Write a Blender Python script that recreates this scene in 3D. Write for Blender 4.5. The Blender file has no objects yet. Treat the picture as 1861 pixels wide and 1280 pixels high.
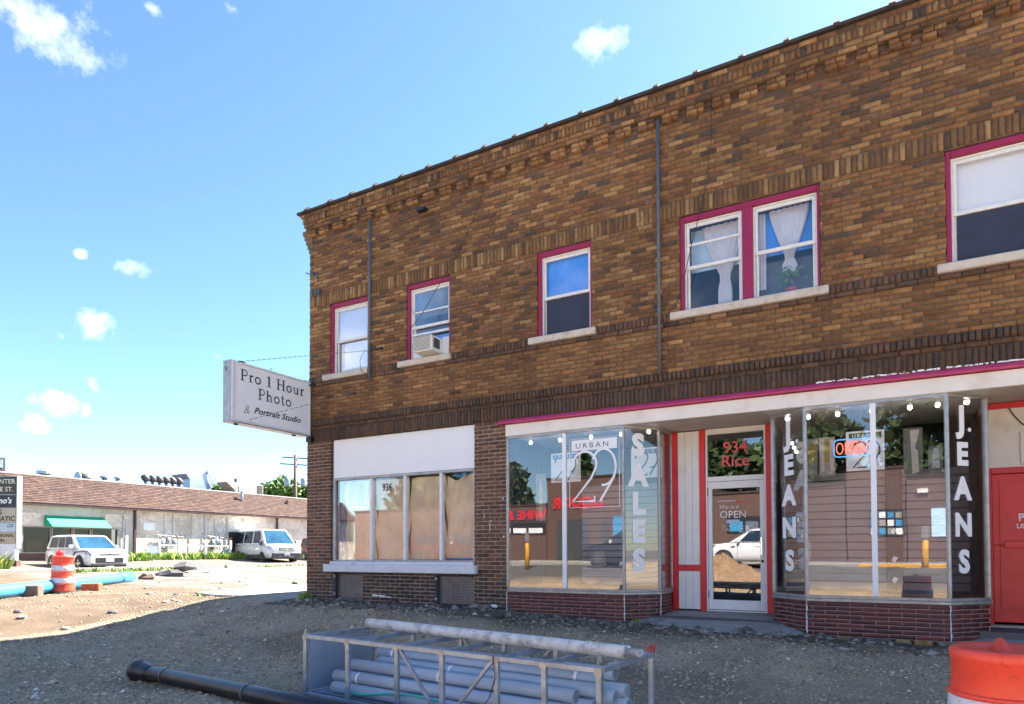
import bpy, math, random
import numpy as np
from mathutils import Vector, Matrix
R = math.radians
random.seed(7); rng = np.random.default_rng(7)
C = bpy.context.scene.collection
scene = bpy.context.scene

# ------------------------------------------------------------------ camera
CAM = Vector((0.0, -9.5, 1.045)); YAW, PITCH, ROLL = R(29.27), R(1.4), R(.17)
cd = bpy.data.cameras.new('camera'); cam = bpy.data.objects.new('camera', cd); C.objects.link(cam)
cd.sensor_width = 36; cd.lens = 1207 / 1861 * 36; cd.shift_y = (972 - 640) / 1861
cd.clip_start = .05; cd.clip_end = 3000
cam.matrix_world = Matrix.Translation(CAM) @ Matrix.Rotation(YAW, 4, 'Z') @ Matrix.Rotation(R(90) + PITCH, 4, 'X') @ Matrix.Rotation(-ROLL, 4, 'Z')
scene.camera = cam

# ------------------------------------------------------------------ sky and sun
SUN = Vector((.27, .84, 1.0)).normalized()
EL = math.asin(SUN.z); AZ = math.atan2(SUN.x, SUN.y)
EXPOSURE = 2.62
world = bpy.data.worlds.new('World'); scene.world = world; world.use_nodes = True
nt = world.node_tree; nt.nodes.clear()
def N(t, kind, **kw):
    n = t.nodes.new(kind)
    for k, v in kw.items():
        if k.startswith('i_'):
            n.inputs[k[2:].replace('_', ' ')].default_value = v
        else:
            setattr(n, k, v)
    return n
def math_node(t, op, a, b=None, clamp=False):
    n = N(t, 'ShaderNodeMath', operation=op, use_clamp=clamp)
    for i, x in enumerate((a, b)):
        if x is None: continue
        if isinstance(x, (int, float)): n.inputs[i].default_value = x
        else: t.links.new(x, n.inputs[i])
    return n.outputs[0]
sky = N(nt, 'ShaderNodeTexSky', sky_type='NISHITA', sun_disc=False, sun_elevation=EL, sun_rotation=AZ,
        altitude=250, air_density=1.0, dust_density=.25, ozone_density=3.0)
tint = N(nt, 'ShaderNodeMix', data_type='RGBA', blend_type='MULTIPLY'); tint.inputs[0].default_value = 1
dv = N(nt, 'ShaderNodeVectorMath', operation='SCALE'); dv.inputs['Scale'].default_value = 1 / 4.5; nt.links.new(sky.outputs[0], dv.inputs[0])
gm = N(nt, 'ShaderNodeGamma'); gm.inputs[1].default_value = 1.15; nt.links.new(dv.outputs[0], gm.inputs[0])
nt.links.new(gm.outputs[0], tint.inputs[6]); tint.inputs[7].default_value = (4.05 * .87, 4.05 * .93, 4.05 * .95, 1)
tc = N(nt, 'ShaderNodeTexCoord')
noise = N(nt, 'ShaderNodeTexNoise'); noise.inputs['Scale'].default_value = 22; noise.inputs['Detail'].default_value = 8; noise.inputs['Roughness'].default_value = .62
nt.links.new(tc.outputs['Generated'], noise.inputs['Vector'])
def look_dir(px, py):       # direction of a point of the sky, by the camera's own angles
    x, y = (px - 930.5) / 1207, -(py - 972) / 1207
    d = cam.matrix_world.to_3x3() @ Vector((x, y, -1)); return d.normalized()
clouds = [(look_dir(85, 45), .062, .034), (look_dir(1098, 74), .042, .018), (look_dir(168, 592), .034, .022), (look_dir(100, 728), .034, .018),
          (look_dir(238, 488), .028, .015), (look_dir(168, 704), .011, .02), (look_dir(57, 770), .018, .016), (look_dir(275, 14), .012, .007),
          (look_dir(425, 17), .012, .008), (look_dir(148, 462), .008, .006), (look_dir(158, 740), .01, .014), (look_dir(113, 610), .01, .01), (look_dir(393, 647), .01, .008),
          (Vector((-.66, -.70, .27)), .16, .06), (Vector((-.35, -.86, .36)), .2, .06), (Vector((.2, -.85, .5)), .2, .1), (Vector((-.85, -.3, .45)), .18, .08),
          (Vector((.75, -.5, .4)), .16, .08), (Vector((.9, .2, .35)), .14, .06), (Vector((-.1, -.8, .75)), .2, .13), (Vector((.1, -.93, .3)), .18, .06)]
best = None
for d, a, b in clouds:
    d = d.normalized()
    s = N(nt, 'ShaderNodeVectorMath', operation='SUBTRACT'); nt.links.new(tc.outputs['Generated'], s.inputs[0]); s.inputs[1].default_value = d
    m = N(nt, 'ShaderNodeVectorMath', operation='MULTIPLY'); nt.links.new(s.outputs[0], m.inputs[0]); m.inputs[1].default_value = (1 / a, 1 / a, 1 / b)
    l = N(nt, 'ShaderNodeVectorMath', operation='LENGTH'); nt.links.new(m.outputs[0], l.inputs[0])
    o = math_node(nt, 'SUBTRACT', 1.0, l.outputs['Value'])
    best = o if best is None else math_node(nt, 'MAXIMUM', best, o)
nz = math_node(nt, 'MULTIPLY', math_node(nt, 'SUBTRACT', noise.outputs[0], .53), 4.2)
dens = math_node(nt, 'ADD', best, nz)
dens = math_node(nt, 'MULTIPLY', dens, .5, True)
dens = math_node(nt, 'MULTIPLY', dens, math_node(nt, 'MULTIPLY', math_node(nt, 'ADD', best, .35), 2.2, True), True)
cm = N(nt, 'ShaderNodeMix', data_type='RGBA'); nt.links.new(dens, cm.inputs[0]); nt.links.new(tint.outputs[2], cm.inputs[6])
cm.inputs[7].default_value = (6.0, 6.1, 6.3, 1)
bg = N(nt, 'ShaderNodeBackground'); nt.links.new(cm.outputs[2], bg.inputs[0]); bg.inputs[1].default_value = .062
wo = N(nt, 'ShaderNodeOutputWorld'); nt.links.new(bg.outputs[0], wo.inputs[0])

sd = bpy.data.lights.new('sun', 'SUN'); so = bpy.data.objects.new('sun', sd); C.objects.link(so)
sd.energy = 5.0; sd.angle = R(.53); sd.color = (1, .94, .85)
so.rotation_euler = SUN.to_track_quat('Z', 'Y').to_euler(); so.location = (5, 20, 30)
vs = scene.view_settings; vs.view_transform = 'Standard'; vs.look = 'None'; vs.gamma = 1; vs.use_curve_mapping = False; vs.exposure = EXPOSURE

# ------------------------------------------------------------------ mesh builder
class MB:
    def __init__(s): s.v, s.f = [], []
    def poly(s, pts):
        i = len(s.v); s.v += [tuple(p) for p in pts]; s.f.append(tuple(range(i, i + len(pts))))
    def box(s, x0, x1, y0, y1, z0, z1):
        i = len(s.v)
        s.v += [(x, y, z) for z in (z0, z1) for y in (y0, y1) for x in (x0, x1)]
        s.f += [tuple(i + k for k in q) for q in ((0, 2, 3, 1), (4, 5, 7, 6), (0, 1, 5, 4), (2, 6, 7, 3), (0, 4, 6, 2), (1, 3, 7, 5))]
        return s
    def hull(s, base, top):                 # prism between two equal loops
        i = len(s.v); n = len(base); s.v += [tuple(p) for p in base] + [tuple(p) for p in top]
        s.f.append(tuple(i + k for k in reversed(range(n)))); s.f.append(tuple(i + n + k for k in range(n)))
        for k in range(n): s.f.append((i + k, i + (k + 1) % n, i + n + (k + 1) % n, i + n + k))
        return s
    def bar(s, p0, p1, w, h, up=(0, 0, 1)): # rectangular bar along a segment
        p0, p1 = Vector(p0), Vector(p1); d = (p1 - p0).normalized(); up = Vector(up)
        if abs(d.dot(up)) > .97: up = Vector((1, 0, 0))
        a = d.cross(up).normalized(); b = a.cross(d).normalized()
        q = [(-w / 2, -h / 2), (w / 2, -h / 2), (w / 2, h / 2), (-w / 2, h / 2)]
        return s.hull([p0 + a * x + b * y for x, y in q], [p1 + a * x + b * y for x, y in q])
    def tube(s, pts, r, n=8, cap=True):
        pts = [Vector(p) for p in pts]; rs = r if isinstance(r, (list, tuple)) else [r] * len(pts)
        i0 = len(s.v); prev = None
        for k, p in enumerate(pts):
            d = (pts[min(k + 1, len(pts) - 1)] - pts[max(k - 1, 0)]).normalized()
            if prev is None:
                a = d.cross(Vector((0, 0, 1)) if abs(d.z) < .9 else Vector((1, 0, 0))).normalized()
            else:
                a = (prev - d * prev.dot(d)).normalized()
            prev = a; b = d.cross(a)
            for j in range(n):
                t = 2 * math.pi * j / n; s.v.append(tuple(p + (a * math.cos(t) + b * math.sin(t)) * rs[k]))
        for k in range(len(pts) - 1):
            for j in range(n):
                s.f.append((i0 + k * n + j, i0 + k * n + (j + 1) % n, i0 + (k + 1) * n + (j + 1) % n, i0 + (k + 1) * n + j))
        if cap:
            s.f.append(tuple(i0 + j for j in reversed(range(n)))); m = i0 + (len(pts) - 1) * n; s.f.append(tuple(m + j for j in range(n)))
        return s
    def pipe(s, p0, p1, r, r2, n=16):       # hollow pipe with a wall
        p0, p1 = Vector(p0), Vector(p1); d = (p1 - p0).normalized()
        s.tube([p0 + d * .4, p0, p0, p1, p1, p1 - d * .4], [r2, r2, r, r, r2, r2], n, False); return s
    def lathe(s, prof, c, n=20, ax=(0, 0, 1)):
        c = Vector(c); ax = Vector(ax).normalized(); a = ax.orthogonal().normalized(); b = ax.cross(a); i0 = len(s.v)
        for r, h in prof:
            for j in range(n):
                t = 2 * math.pi * j / n; s.v.append(tuple(c + ax * h + (a * math.cos(t) + b * math.sin(t)) * r))
        for k in range(len(prof) - 1):
            for j in range(n): s.f.append((i0 + k * n + j, i0 + k * n + (j + 1) % n, i0 + (k + 1) * n + (j + 1) % n, i0 + (k + 1) * n + j))
        s.f.append(tuple(i0 + j for j in reversed(range(n)))); m = i0 + (len(prof) - 1) * n; s.f.append(tuple(m + j for j in range(n)))
        return s
    def grid(s, rows):                      # rows of equal length
        i = len(s.v); n = len(rows[0])
        for r in rows: s.v += [tuple(p) for p in r]
        for k in range(len(rows) - 1):
            for j in range(n - 1): s.f.append((i + k * n + j, i + k * n + j + 1, i + (k + 1) * n + j + 1, i + (k + 1) * n + j))
        return s
    def stroke(s, pts, w, o, right, up, nrm, lift=0., closed=False):   # flat ribbon of a drawn line on a plane
        o, right, up, nrm = Vector(o), Vector(right), Vector(up), Vector(nrm)
        P = [Vector((p[0], p[1], 0)) for p in pts]; n = len(P); L, Rr = [], []
        for k in range(n):
            a = P[k - 1] if (k > 0 or closed) else P[k]; b = P[(k + 1) % n] if (k < n - 1 or closed) else P[k]
            d = (b - a); d = d.normalized() if d.length > 1e-9 else Vector((1, 0, 0)); q = Vector((-d.y, d.x, 0)) * w / 2
            L.append(P[k] + q); Rr.append(P[k] - q)
        W = lambda p: o + right * p.x + up * p.y + nrm * lift
        for k in range(n if closed else n - 1):
            j = (k + 1) % n; s.poly([W(Rr[k]), W(Rr[j]), W(L[j]), W(L[k])])
        return s

def obj(name, mb, mat, parent=None, loc=None, smooth=False, bevel=0, seg=1, world=True, label=None):
    me = bpy.data.meshes.new(name)
    off = Vector((0, 0, 0))
    if parent is not None and world:
        off = world_loc(parent) + (Vector(loc) if loc is not None else Vector((0, 0, 0)))
    elif parent is None and loc is not None:
        off = Vector(loc)
    v = mb.v if off.length < 1e-9 else [(a - off.x, b - off.y, c - off.z) for a, b, c in mb.v]
    me.from_pydata(v, [], mb.f); me.materials.append(mat)
    if smooth:
        me.polygons.foreach_set('use_smooth', [True] * len(me.polygons))
    o = bpy.data.objects.new(name, me); C.objects.link(o)
    if parent is not None: o.parent = parent
    if loc is not None: o.location = loc
    if bevel:
        b = o.modifiers.new('bevel', 'BEVEL'); b.width = bevel; b.segments = seg; b.limit_method = 'ANGLE'; b.harden_normals = False
    if label: o['label'] = label
    return o
def world_loc(o):
    l = Vector(o.location)
    while o.parent is not None:
        o = o.parent; l = l + Vector(o.location)
    return l
def tag(o, label, cat, group=None, kind=None):
    if label: o['label'] = label
    if cat: o['category'] = cat
    if group: o['group'] = group
    if kind: o['kind'] = kind
    return o
def thing(name, loc, label, cat, group=None, rotz=0):
    o = bpy.data.objects.new(name, None); C.objects.link(o); o.location = loc; o.rotation_euler = (0, 0, rotz); o.empty_display_size = .2
    return tag(o, label, cat, group)
def copy_tree(o, parent=None):
    c = o.copy(); C.objects.link(c)
    if parent is not None: c.parent = parent
    for ch in list(o.children): copy_tree(ch, c)
    return c
def text_mesh(body, size, right, up, origin, parent, mat, name='lettering', bold=0., shear=0., align='LEFT', ext=.0015, squeeze=1., spacing=1., line=1.):
    cu = bpy.data.curves.new(name, 'FONT'); cu.body = body; cu.size = 1; cu.align_x = align; cu.offset = bold; cu.shear = shear; cu.extrude = 0
    cu.space_character = spacing; cu.space_line = line; cu.resolution_u = 3
    t = bpy.data.objects.new(name, cu); me = t.to_mesh().copy(); bpy.data.objects.remove(t)
    right, up = Vector(right), Vector(up); nrm = right.cross(up); o = Vector(origin); off = world_loc(parent) if parent is not None else Vector((0, 0, 0))
    for v in me.vertices:
        v.co = o + right * v.co.x * size * squeeze + up * v.co.y * size + nrm * ext - off
    me.name = name; me.materials.clear(); me.materials.append(mat)
    ob = bpy.data.objects.new(name, me); C.objects.link(ob); ob.parent = parent
    return ob

# ------------------------------------------------------------------ materials
def material(name, col, rough=.7, var=.15, scale=6., bump=.0, bscale=40., metal=0., spec=.5, col2=None, stretch=None, dirt=None, attr=False, coat=0., bdist=.02):  # dirt: blotch layer, real dirt except the stucco's painted relief shade
    m = bpy.data.materials.new(name); m.use_nodes = True; t = m.node_tree; b = t.nodes['Principled BSDF']
    b.inputs['Roughness'].default_value = rough; b.inputs['Metallic'].default_value = metal; b.inputs['Specular IOR Level'].default_value = spec
    if coat: b.inputs['Coat Weight'].default_value = coat; b.inputs['Coat Roughness'].default_value = .05
    g = N(t, 'ShaderNodeNewGeometry'); pos = g.outputs['Position']
    if stretch:
        mp = N(t, 'ShaderNodeVectorMath', operation='MULTIPLY'); t.links.new(pos, mp.inputs[0]); mp.inputs[1].default_value = stretch; pos = mp.outputs[0]
    nz = N(t, 'ShaderNodeTexNoise'); nz.inputs['Scale'].default_value = scale; nz.inputs['Detail'].default_value = 6; nz.inputs['Roughness'].default_value = .6
    t.links.new(pos, nz.inputs['Vector'])
    if attr:
        a = N(t, 'ShaderNodeAttribute', attribute_name='col'); base = a.outputs['Color']
    else:
        rgb = N(t, 'ShaderNodeRGB'); rgb.outputs[0].default_value = (*col, 1); base = rgb.outputs[0]
    mr = N(t, 'ShaderNodeMapRange'); t.links.new(nz.outputs[0], mr.inputs[0])
    mr.inputs[1].default_value = .3; mr.inputs[2].default_value = .7; mr.inputs[3].default_value = 1 - var; mr.inputs[4].default_value = 1 + var
    mx = N(t, 'ShaderNodeMix', data_type='RGBA', blend_type='MULTIPLY'); mx.inputs[0].default_value = 1
    t.links.new(base, mx.inputs[6]); t.links.new(mr.outputs[0], mx.inputs[7]); out = mx.outputs[2]
    if col2 is not None or dirt is not None:
        for cc, sc, lo, hi in ([(col2, scale * .35, .5, .62)] if col2 is not None else []) + ([dirt] if dirt is not None else []):
            n2 = N(t, 'ShaderNodeTexNoise'); n2.inputs['Scale'].default_value = sc; n2.inputs['Detail'].default_value = 7; n2.inputs['Roughness'].default_value = .68
            t.links.new(pos, n2.inputs['Vector'])
            r2 = N(t, 'ShaderNodeMapRange'); t.links.new(n2.outputs[0], r2.inputs[0]); r2.inputs[1].default_value = lo; r2.inputs[2].default_value = hi
            m2 = N(t, 'ShaderNodeMix', data_type='RGBA'); t.links.new(r2.outputs[0], m2.inputs[0]); t.links.new(out, m2.inputs[6]); m2.inputs[7].default_value = (*cc, 1); out = m2.outputs[2]
    t.links.new(out, b.inputs['Base Color'])
    if bump:
        n3 = N(t, 'ShaderNodeTexNoise'); n3.inputs['Scale'].default_value = bscale; n3.inputs['Detail'].default_value = 5; t.links.new(pos, n3.inputs['Vector'])
        bp = N(t, 'ShaderNodeBump'); bp.inputs['Strength'].default_value = bump; bp.inputs['Distance'].default_value = bdist; t.links.new(n3.outputs[0], bp.inputs['Height'])
        t.links.new(bp.outputs[0], b.inputs['Normal'])
    return m
def glass(name, refl=.2, tint=(1, 1, 1), rough=0.0):
    m = bpy.data.materials.new(name); m.use_nodes = True; t = m.node_tree; t.nodes.clear()
    tr = N(t, 'ShaderNodeBsdfTransparent'); tr.inputs[0].default_value = (*tint, 1)
    gl = N(t, 'ShaderNodeBsdfGlossy'); gl.inputs['Roughness'].default_value = rough; gl.inputs[0].default_value = (1, 1, 1, 1)
    fr = N(t, 'ShaderNodeFresnel'); fr.inputs[0].default_value = 1.5
    g = N(t, 'ShaderNodeNewGeometry')
    n2 = N(t, 'ShaderNodeTexNoise'); n2.inputs['Scale'].default_value = 1.1; n2.inputs['Detail'].default_value = 1; t.links.new(g.outputs['Position'], n2.inputs['Vector'])
    bp = N(t, 'ShaderNodeBump'); bp.inputs['Strength'].default_value = .03; bp.inputs['Distance'].default_value = .03; t.links.new(n2.outputs[0], bp.inputs['Height']); t.links.new(bp.outputs[0], gl.inputs['Normal'])
    f = math_node(t, 'ADD', math_node(t, 'MULTIPLY', fr.outputs[0], .7), refl, True)
    mx = N(t, 'ShaderNodeMixShader'); t.links.new(f, mx.inputs[0]); t.links.new(tr.outputs[0], mx.inputs[1]); t.links.new(gl.outputs[0], mx.inputs[2])
    o = N(t, 'ShaderNodeOutputMaterial'); t.links.new(mx.outputs[0], o.inputs[0]); return m
def emitter(name, col, s):
    m = bpy.data.materials.new(name); m.use_nodes = True; b = m.node_tree.nodes['Principled BSDF']
    b.inputs['Base Color'].default_value = (*col, 1); b.inputs['Emission Color'].default_value = (*col, 1); b.inputs['Emission Strength'].default_value = s; return m

MT = {}
MT['brick'] = material('brick', (1, 1, 1), .85, .35, 22, .55, 120, attr=True, stretch=(1, 1, .55))
MT['glazed_brick'] = material('glazed_brick', (1, 1, 1), .42, .22, 14, .12, 60, attr=True)
MT['mortar'] = material('mortar', (.17, .118, .078), .95, .25, 8, .4, 150, dirt=((.05, .04, .035), 1.2, .5, .75))
MT['pale_mortar'] = material('pale_mortar', (.40, .28, .21), .95, .25, 12, .4, 150)
MT['bulk_mortar'] = material('bulk_mortar', (.40, .28, .25), .9, .25, 12, .3, 150)
MT['pink'] = material('pink_paint', (.30, .008, .065), .45, .12, 9, .1, 60, dirt=((.2, .03, .07), 9, .62, .8))
MT['awning'] = material('faded_pink_metal', (.58, .06, .17), .5, .15, 5, .08, 50, dirt=((.3, .1, .09), 4, .6, .75))
MT['white'] = material('white_paint', (.86, .84, .81), .55, .05, 5, .08, 60, dirt=((.5, .44, .38), 3.0, .62, .85))
MT['fascia'] = material('cream_white_paint', (.86, .79, .69), .6, .06, 3, .1, 60, dirt=((.55, .40, .27), 2.2, .53, .85))
MT['clean_white'] = material('clean_white_panel', (.88, .87, .86), .5, .02, 4)
MT['stone'] = material('sill_stone', (.60, .52, .43), .8, .12, 10, .3, 80, dirt=((.3, .25, .2), 6, .56, .8))
MT['sash'] = material('white_sash', (.76, .75, .72), .5, .08, 12, dirt=((.35, .3, .26), 11, .6, .8))
MT['red'] = material('red_paint', (.70, .024, .035), .38, .1, 4, .06, 40, dirt=((.35, .012, .02), 5, .58, .8))
MT['red_door'] = material('red_door_paint', (.74, .028, .038), .33, .14, 2.2, .05, 30)
MT['alum'] = material('worn_aluminium', (.42, .41, .40), .42, .25, 14, .1, 60, metal=.6, dirt=((.16, .12, .1), 7, .52, .8))
MT['bright_alum'] = material('pale_aluminium', (.78, .77, .75), .45, .1, 10, metal=.15)
MT['soffit'] = material('soffit_board', (.55, .50, .46), .8, .1, 4, dirt=((.3, .25, .22), 3, .55, .8))
MT['dark'] = material('dark_interior', (.05, .05, .07), .9, .2, 3)
MT['room'] = material('interior_wall', (.12, .112, .11), .9, .1, 3)
MT['wood'] = material('display_floor_wood', (.30, .16, .07), .5, .3, 5, stretch=(1, 6, 1))
MT['slat'] = material('slat_board', (.26, .26, .285), .6, .08, 5)
MT['paper'] = material('kraft_paper', (.76, .59, .41), .85, .14, 3, .35, 5)
MT['tape'] = material('blue_tape', (.02, .17, .5), .6)
MT['letter'] = material('white_vinyl', (.92, .91, .90), .5, .02)
MT['black'] = material('black_vinyl', (.02, .02, .022), .5)
MT['ink'] = material('dark_ink', (.05, .052, .06), .6, .2, 60)
MT['grey_ink'] = material('faded_ink', (.22, .22, .23), .6)
MT['steel'] = material('galvanised_steel', (.34, .39, .46), .36, .3, 9, .1, 30, metal=.5, dirt=((.17, .17, .18), 6, .6, .85))
MT['steel_face'] = material('steel_sheet', (.36, .44, .54), .42, .12, 3, metal=.45, dirt=((.25, .27, .3), 3, .5, .8))
MT['conduit'] = material('grey_conduit', (.12, .13, .15), .5, .15, 10)
MT['pvc'] = material('grey_plastic_pipe', (.42, .50, .58), .38, .06, 4, dirt=((.2, .2, .2), 6, .62, .85))
MT['white_pipe'] = material('dirty_white_pipe', (.78, .75, .69), .5, .1, 6, dirt=((.16, .13, .1), 7, .47, .75))
MT['iron'] = material('black_iron_pipe', (.016, .015, .018), .36, .4, 6, .3, 40, dirt=((.10, .045, .03), 2.3, .6, .75))
MT['blue_pipe'] = material('blue_plastic_pipe', (.05, .29, .54), .4, .06, 3)
MT['hose'] = material('green_hose', (.05, .5, .42), .5)
MT['orange'] = material('orange_plastic', (.92, .085, .045), .42, .08, 6, .03, 30, dirt=((.30, .05, .03), 9, .60, .72))
MT['reflect'] = material('white_reflective_band', (.72, .72, .74), .4, .06, 10, dirt=((.22, .21, .21), 11, .54, .68))
MT['rubber'] = material('black_rubber', (.03, .03, .03), .7, .3, 8)
MT['concrete'] = material('concrete', (.34, .315, .285), .9, .15, 4, .3, 60, dirt=((.16, .14, .125), 1.6, .5, .75))
MT['pale_concrete'] = material('pale_concrete', (.33, .30, .265), .9, .12, 3, .3, 50, dirt=((.3, .27, .22), 1.5, .5, .75))
MT['stucco'] = material('rough_stucco', (.78, .68, .57), .95, .12, 3, 1.0, 5, bdist=.14, col2=(.60, .50, .41), dirt=((.33, .25, .19), 9, .56, .70))  # dark speckles paint the shadows of the rough relief into the colour
MT['smooth_stucco'] = material('smooth_plaster', (.56, .51, .46), .95, .1, 2, .3, 30, dirt=((.36, .32, .29), 1.2, .5, .7))
MT['shingle'] = material('brown_shingle', (1, 1, 1), .92, .2, 30, .4, 90, attr=True)
MT['brown_trim'] = material('brown_trim', (.055, .03, .025), .6, .15, 6)
MT['green'] = material('green_awning', (.012, .40, .20), .6, .05, 3)
MT['roof_white'] = material('white_roof_edge', (.74, .70, .66), .7, .15, 4)
MT['clay'] = material('clay_coping', (.05, .034, .028), .85, .3, 6, .2, 40)
MT['carwhite'] = material('white_car_paint', (.76, .76, .77), .25, .02, 3, coat=.5)
MT['carred'] = material('dark_red_car_paint', (.16, .02, .025), .3, .02, 3, coat=.5)
MT['carblack'] = material('black_car_paint', (.015, .017, .02), .25, .02, 3, coat=.5)
MT['cladding'] = material('grey_plastic_cladding', (.06, .062, .066), .55, .1, 6)
MT['carglass'] = material('dark_car_glass', (.02, .035, .05), .04, .05, 2, spec=.9)
MT['windshield'] = material('sky_reflection_car_glass', (.02, .07, .12), .03, .4, 2, spec=1.0)  # blue sky reflection painted into the glass colour
MT['chrome'] = material('chrome', (.6, .62, .64), .18, .05, 3, metal=1)
MT['lamp'] = material('headlamp_lens', (.16, .18, .21), .08, .2, 20, spec=.8)
MT['plate'] = material('number_plate', (.55, .62, .66), .5, .2, 30)
MT['pole_wood'] = material('weathered_pole', (.17, .12, .09), .9, .25, 9, .3, 40, stretch=(1, 1, .2))
MT['bark'] = material('bark', (.10, .07, .05), .95, .3, 9, .5, 30)
MT['leaf'] = material('leaf', (1, 1, 1), .6, .25, 3, attr=True)
MT['opp_brick'] = material('far_brick', (.125, .07, .056), .9, .25, 16, .4, 60)
MT['yellow'] = material('yellow_paint', (.75, .36, .03), .5, .1, 5)
MT['asphalt'] = material('asphalt', (.10, .097, .095), .9, .2, 6, .3, 120)
MT['glass'] = glass('shop_glass', .05)
MT['paper_glass'] = glass('papered_glass', .0)
MT['door_glass'] = glass('door_glass', .12, (.55, .56, .58))
MT['win_glass'] = glass('window_glass', .015)
MT['dark_glass'] = glass('dark_glass', .06, (.3, .32, .36))
MT['bulb'] = emitter('lit_bulb', (1, .95, .85), 2.6)
MT['stone_col'] = material('gravel_stone', (1, 1, 1), .85, .25, 60, attr=True)
# ------------------------------------------------------------------ ground
def sstep(a, b, x):
    t = np.clip((x - a) / (b - a), 0, 1); return t * t * (3 - 2 * t)
def vnoise(x, y, s=0):
    def h(i, j): 
        q = np.sin(i * 127.1 + j * 311.7 + s * 74.7) * 43758.5453; return q - np.floor(q)
    i, j = np.floor(x), np.floor(y); u, v = x - i, y - j; u = u * u * (3 - 2 * u); v = v * v * (3 - 2 * v)
    return (h(i, j) * (1 - u) + h(i + 1, j) * u) * (1 - v) + (h(i, j + 1) * (1 - u) + h(i + 1, j + 1) * u) * v
def base_z(x): return np.interp(x, [-30, -9.5, -6, -5, -3.4, 0, 2, 8], [.1, .10, .09, .03, -.02, -.09, -.10, -.1])
def gz(x, y):
    x = np.asarray(x, float); y = np.asarray(y, float)
    b = base_z(x)
    front = b + (-.42 - b) * sstep(-.35, -4.0, y)
    opp = sstep(-10.5, -18.5, y) * .82
    front = front + opp
    left = np.interp(x, [-400, -36.5, -35, -29, -18.5, -13, -9], [.66, .64, .58, .28, 0, -.08, -.1])
    w = sstep(-10.2, -17.0, x) * sstep(-22, -14, y) + 0
    z = front * (1 - w) + left * w
    fade = sstep(60, 25, np.abs(x)) * sstep(60, 25, np.abs(y))
    z = z + (vnoise(x * .7, y * .7) - .5) * .09 * fade * sstep(-.2, -1.2, y - 30 * (x < -10.2)) + (vnoise(x * 2.7, y * 2.7, 3) - .5) * .035 * fade
    rut = np.exp(-((y + 2.3 + .16 * np.sin(x * .5)) / .22) ** 2) + np.exp(-((y + 3.9 + .2 * np.sin(x * .45 + 1)) / .22) ** 2)
    return z - .035 * rut * (x > -11) * (vnoise(x * .6, y * .2, 11))
def axis(lo, hi, c0, c1, fine, grow=1.16):
    a = list(np.arange(c0, c1, fine)); s = fine; p = a[-1]
    while p < hi: s *= grow; p += s; a.append(p)
    s = fine; p = a[0]
    while p > lo: s *= grow; p -= s; a.insert(0, p)
    return np.array(a)
gx, gy = axis(-700, 500, -14, 3, .12), axis(-500, 700, -7.5, 3, .12)
GX, GY = np.meshgrid(gx, gy); GZ = gz(GX, GY)
def np_mesh(name, V, F, mat, cols=None, smooth=False):
    me = bpy.data.meshes.new(name); V = np.asarray(V, np.float32); F = np.asarray(F, np.int32); k = F.shape[1]
    me.vertices.add(len(V)); me.vertices.foreach_set('co', V.ravel())
    me.loops.add(F.size); me.loops.foreach_set('vertex_index', F.ravel())
    me.polygons.add(len(F)); me.polygons.foreach_set('loop_start', np.arange(0, F.size, k, dtype=np.int32)); me.polygons.foreach_set('loop_total', np.full(len(F), k, np.int32))
    if smooth: me.polygons.foreach_set('use_smooth', np.ones(len(F), bool))
    if cols is not None:
        a = me.attributes.new('col', 'FLOAT_COLOR', 'POINT'); c = np.ones((len(V), 4), np.float32); c[:, :3] = cols; a.data.foreach_set('color', c.ravel())
    me.update(); me.validate(); me.materials.append(mat)
    return me
def np_obj(name, me, parent=None):
    o = bpy.data.objects.new(name, me); C.objects.link(o)
    if parent is not None:
        o.parent = parent; o.location = -world_loc(parent)
    return o
nx, ny = len(gx), len(gy)
idx = np.arange(nx * ny).reshape(ny, nx)
F = np.stack([idx[:-1, :-1], idx[:-1, 1:], idx[1:, 1:], idx[1:, :-1]], -1).reshape(-1, 4)
# ground tones: grey gravel, pale bounce earth, grey asphalt, darker earth by the wall
m = bpy.data.materials.new('ground'); m.use_nodes = True; t = m.node_tree; b = t.nodes['Principled BSDF']; b.inputs['Roughness'].default_value = .95; b.inputs['Specular IOR Level'].default_value = .2
a = N(t, 'ShaderNodeAttribute', attribute_name='col'); g = N(t, 'ShaderNodeNewGeometry')
def tex(scale, detail=8, rough=.65):
    n = N(t, 'ShaderNodeTexNoise'); n.inputs['Scale'].default_value = scale; n.inputs['Detail'].default_value = detail; n.inputs['Roughness'].default_value = rough; t.links.new(g.outputs['Position'], n.inputs['Vector']); return n.outputs[0]
def rng_node(src, lo, hi, a0, a1):
    r = N(t, 'ShaderNodeMapRange'); t.links.new(src, r.inputs[0]); r.inputs[1].default_value = lo; r.inputs[2].default_value = hi; r.inputs[3].default_value = a0; r.inputs[4].default_value = a1; return r.outputs[0]
k = math_node(t, 'MULTIPLY', rng_node(tex(1.3), .3, .7, .72, 1.25), rng_node(tex(45, 6, .8), .3, .7, .55, 1.5))
mx = N(t, 'ShaderNodeMix', data_type='RGBA', blend_type='MULTIPLY'); mx.inputs[0].default_value = 1; t.links.new(a.outputs['Color'], mx.inputs[6]); t.links.new(k, mx.inputs[7]); t.links.new(mx.outputs[2], b.inputs['Base Color'])
bp = N(t, 'ShaderNodeBump'); bp.inputs['Strength'].default_value = .8; bp.inputs['Distance'].default_value = .03; t.links.new(tex(38, 8, .8), bp.inputs['Height']); t.links.new(bp.outputs[0], b.inputs['Normal'])
GRAVEL, BOUNCE_EARTH, TAR, DARK_EARTH = map(np.array, ([.45, .35, .24], [.44, .32, .21], [.27, .25, .235], [.10, .075, .055]))
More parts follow.
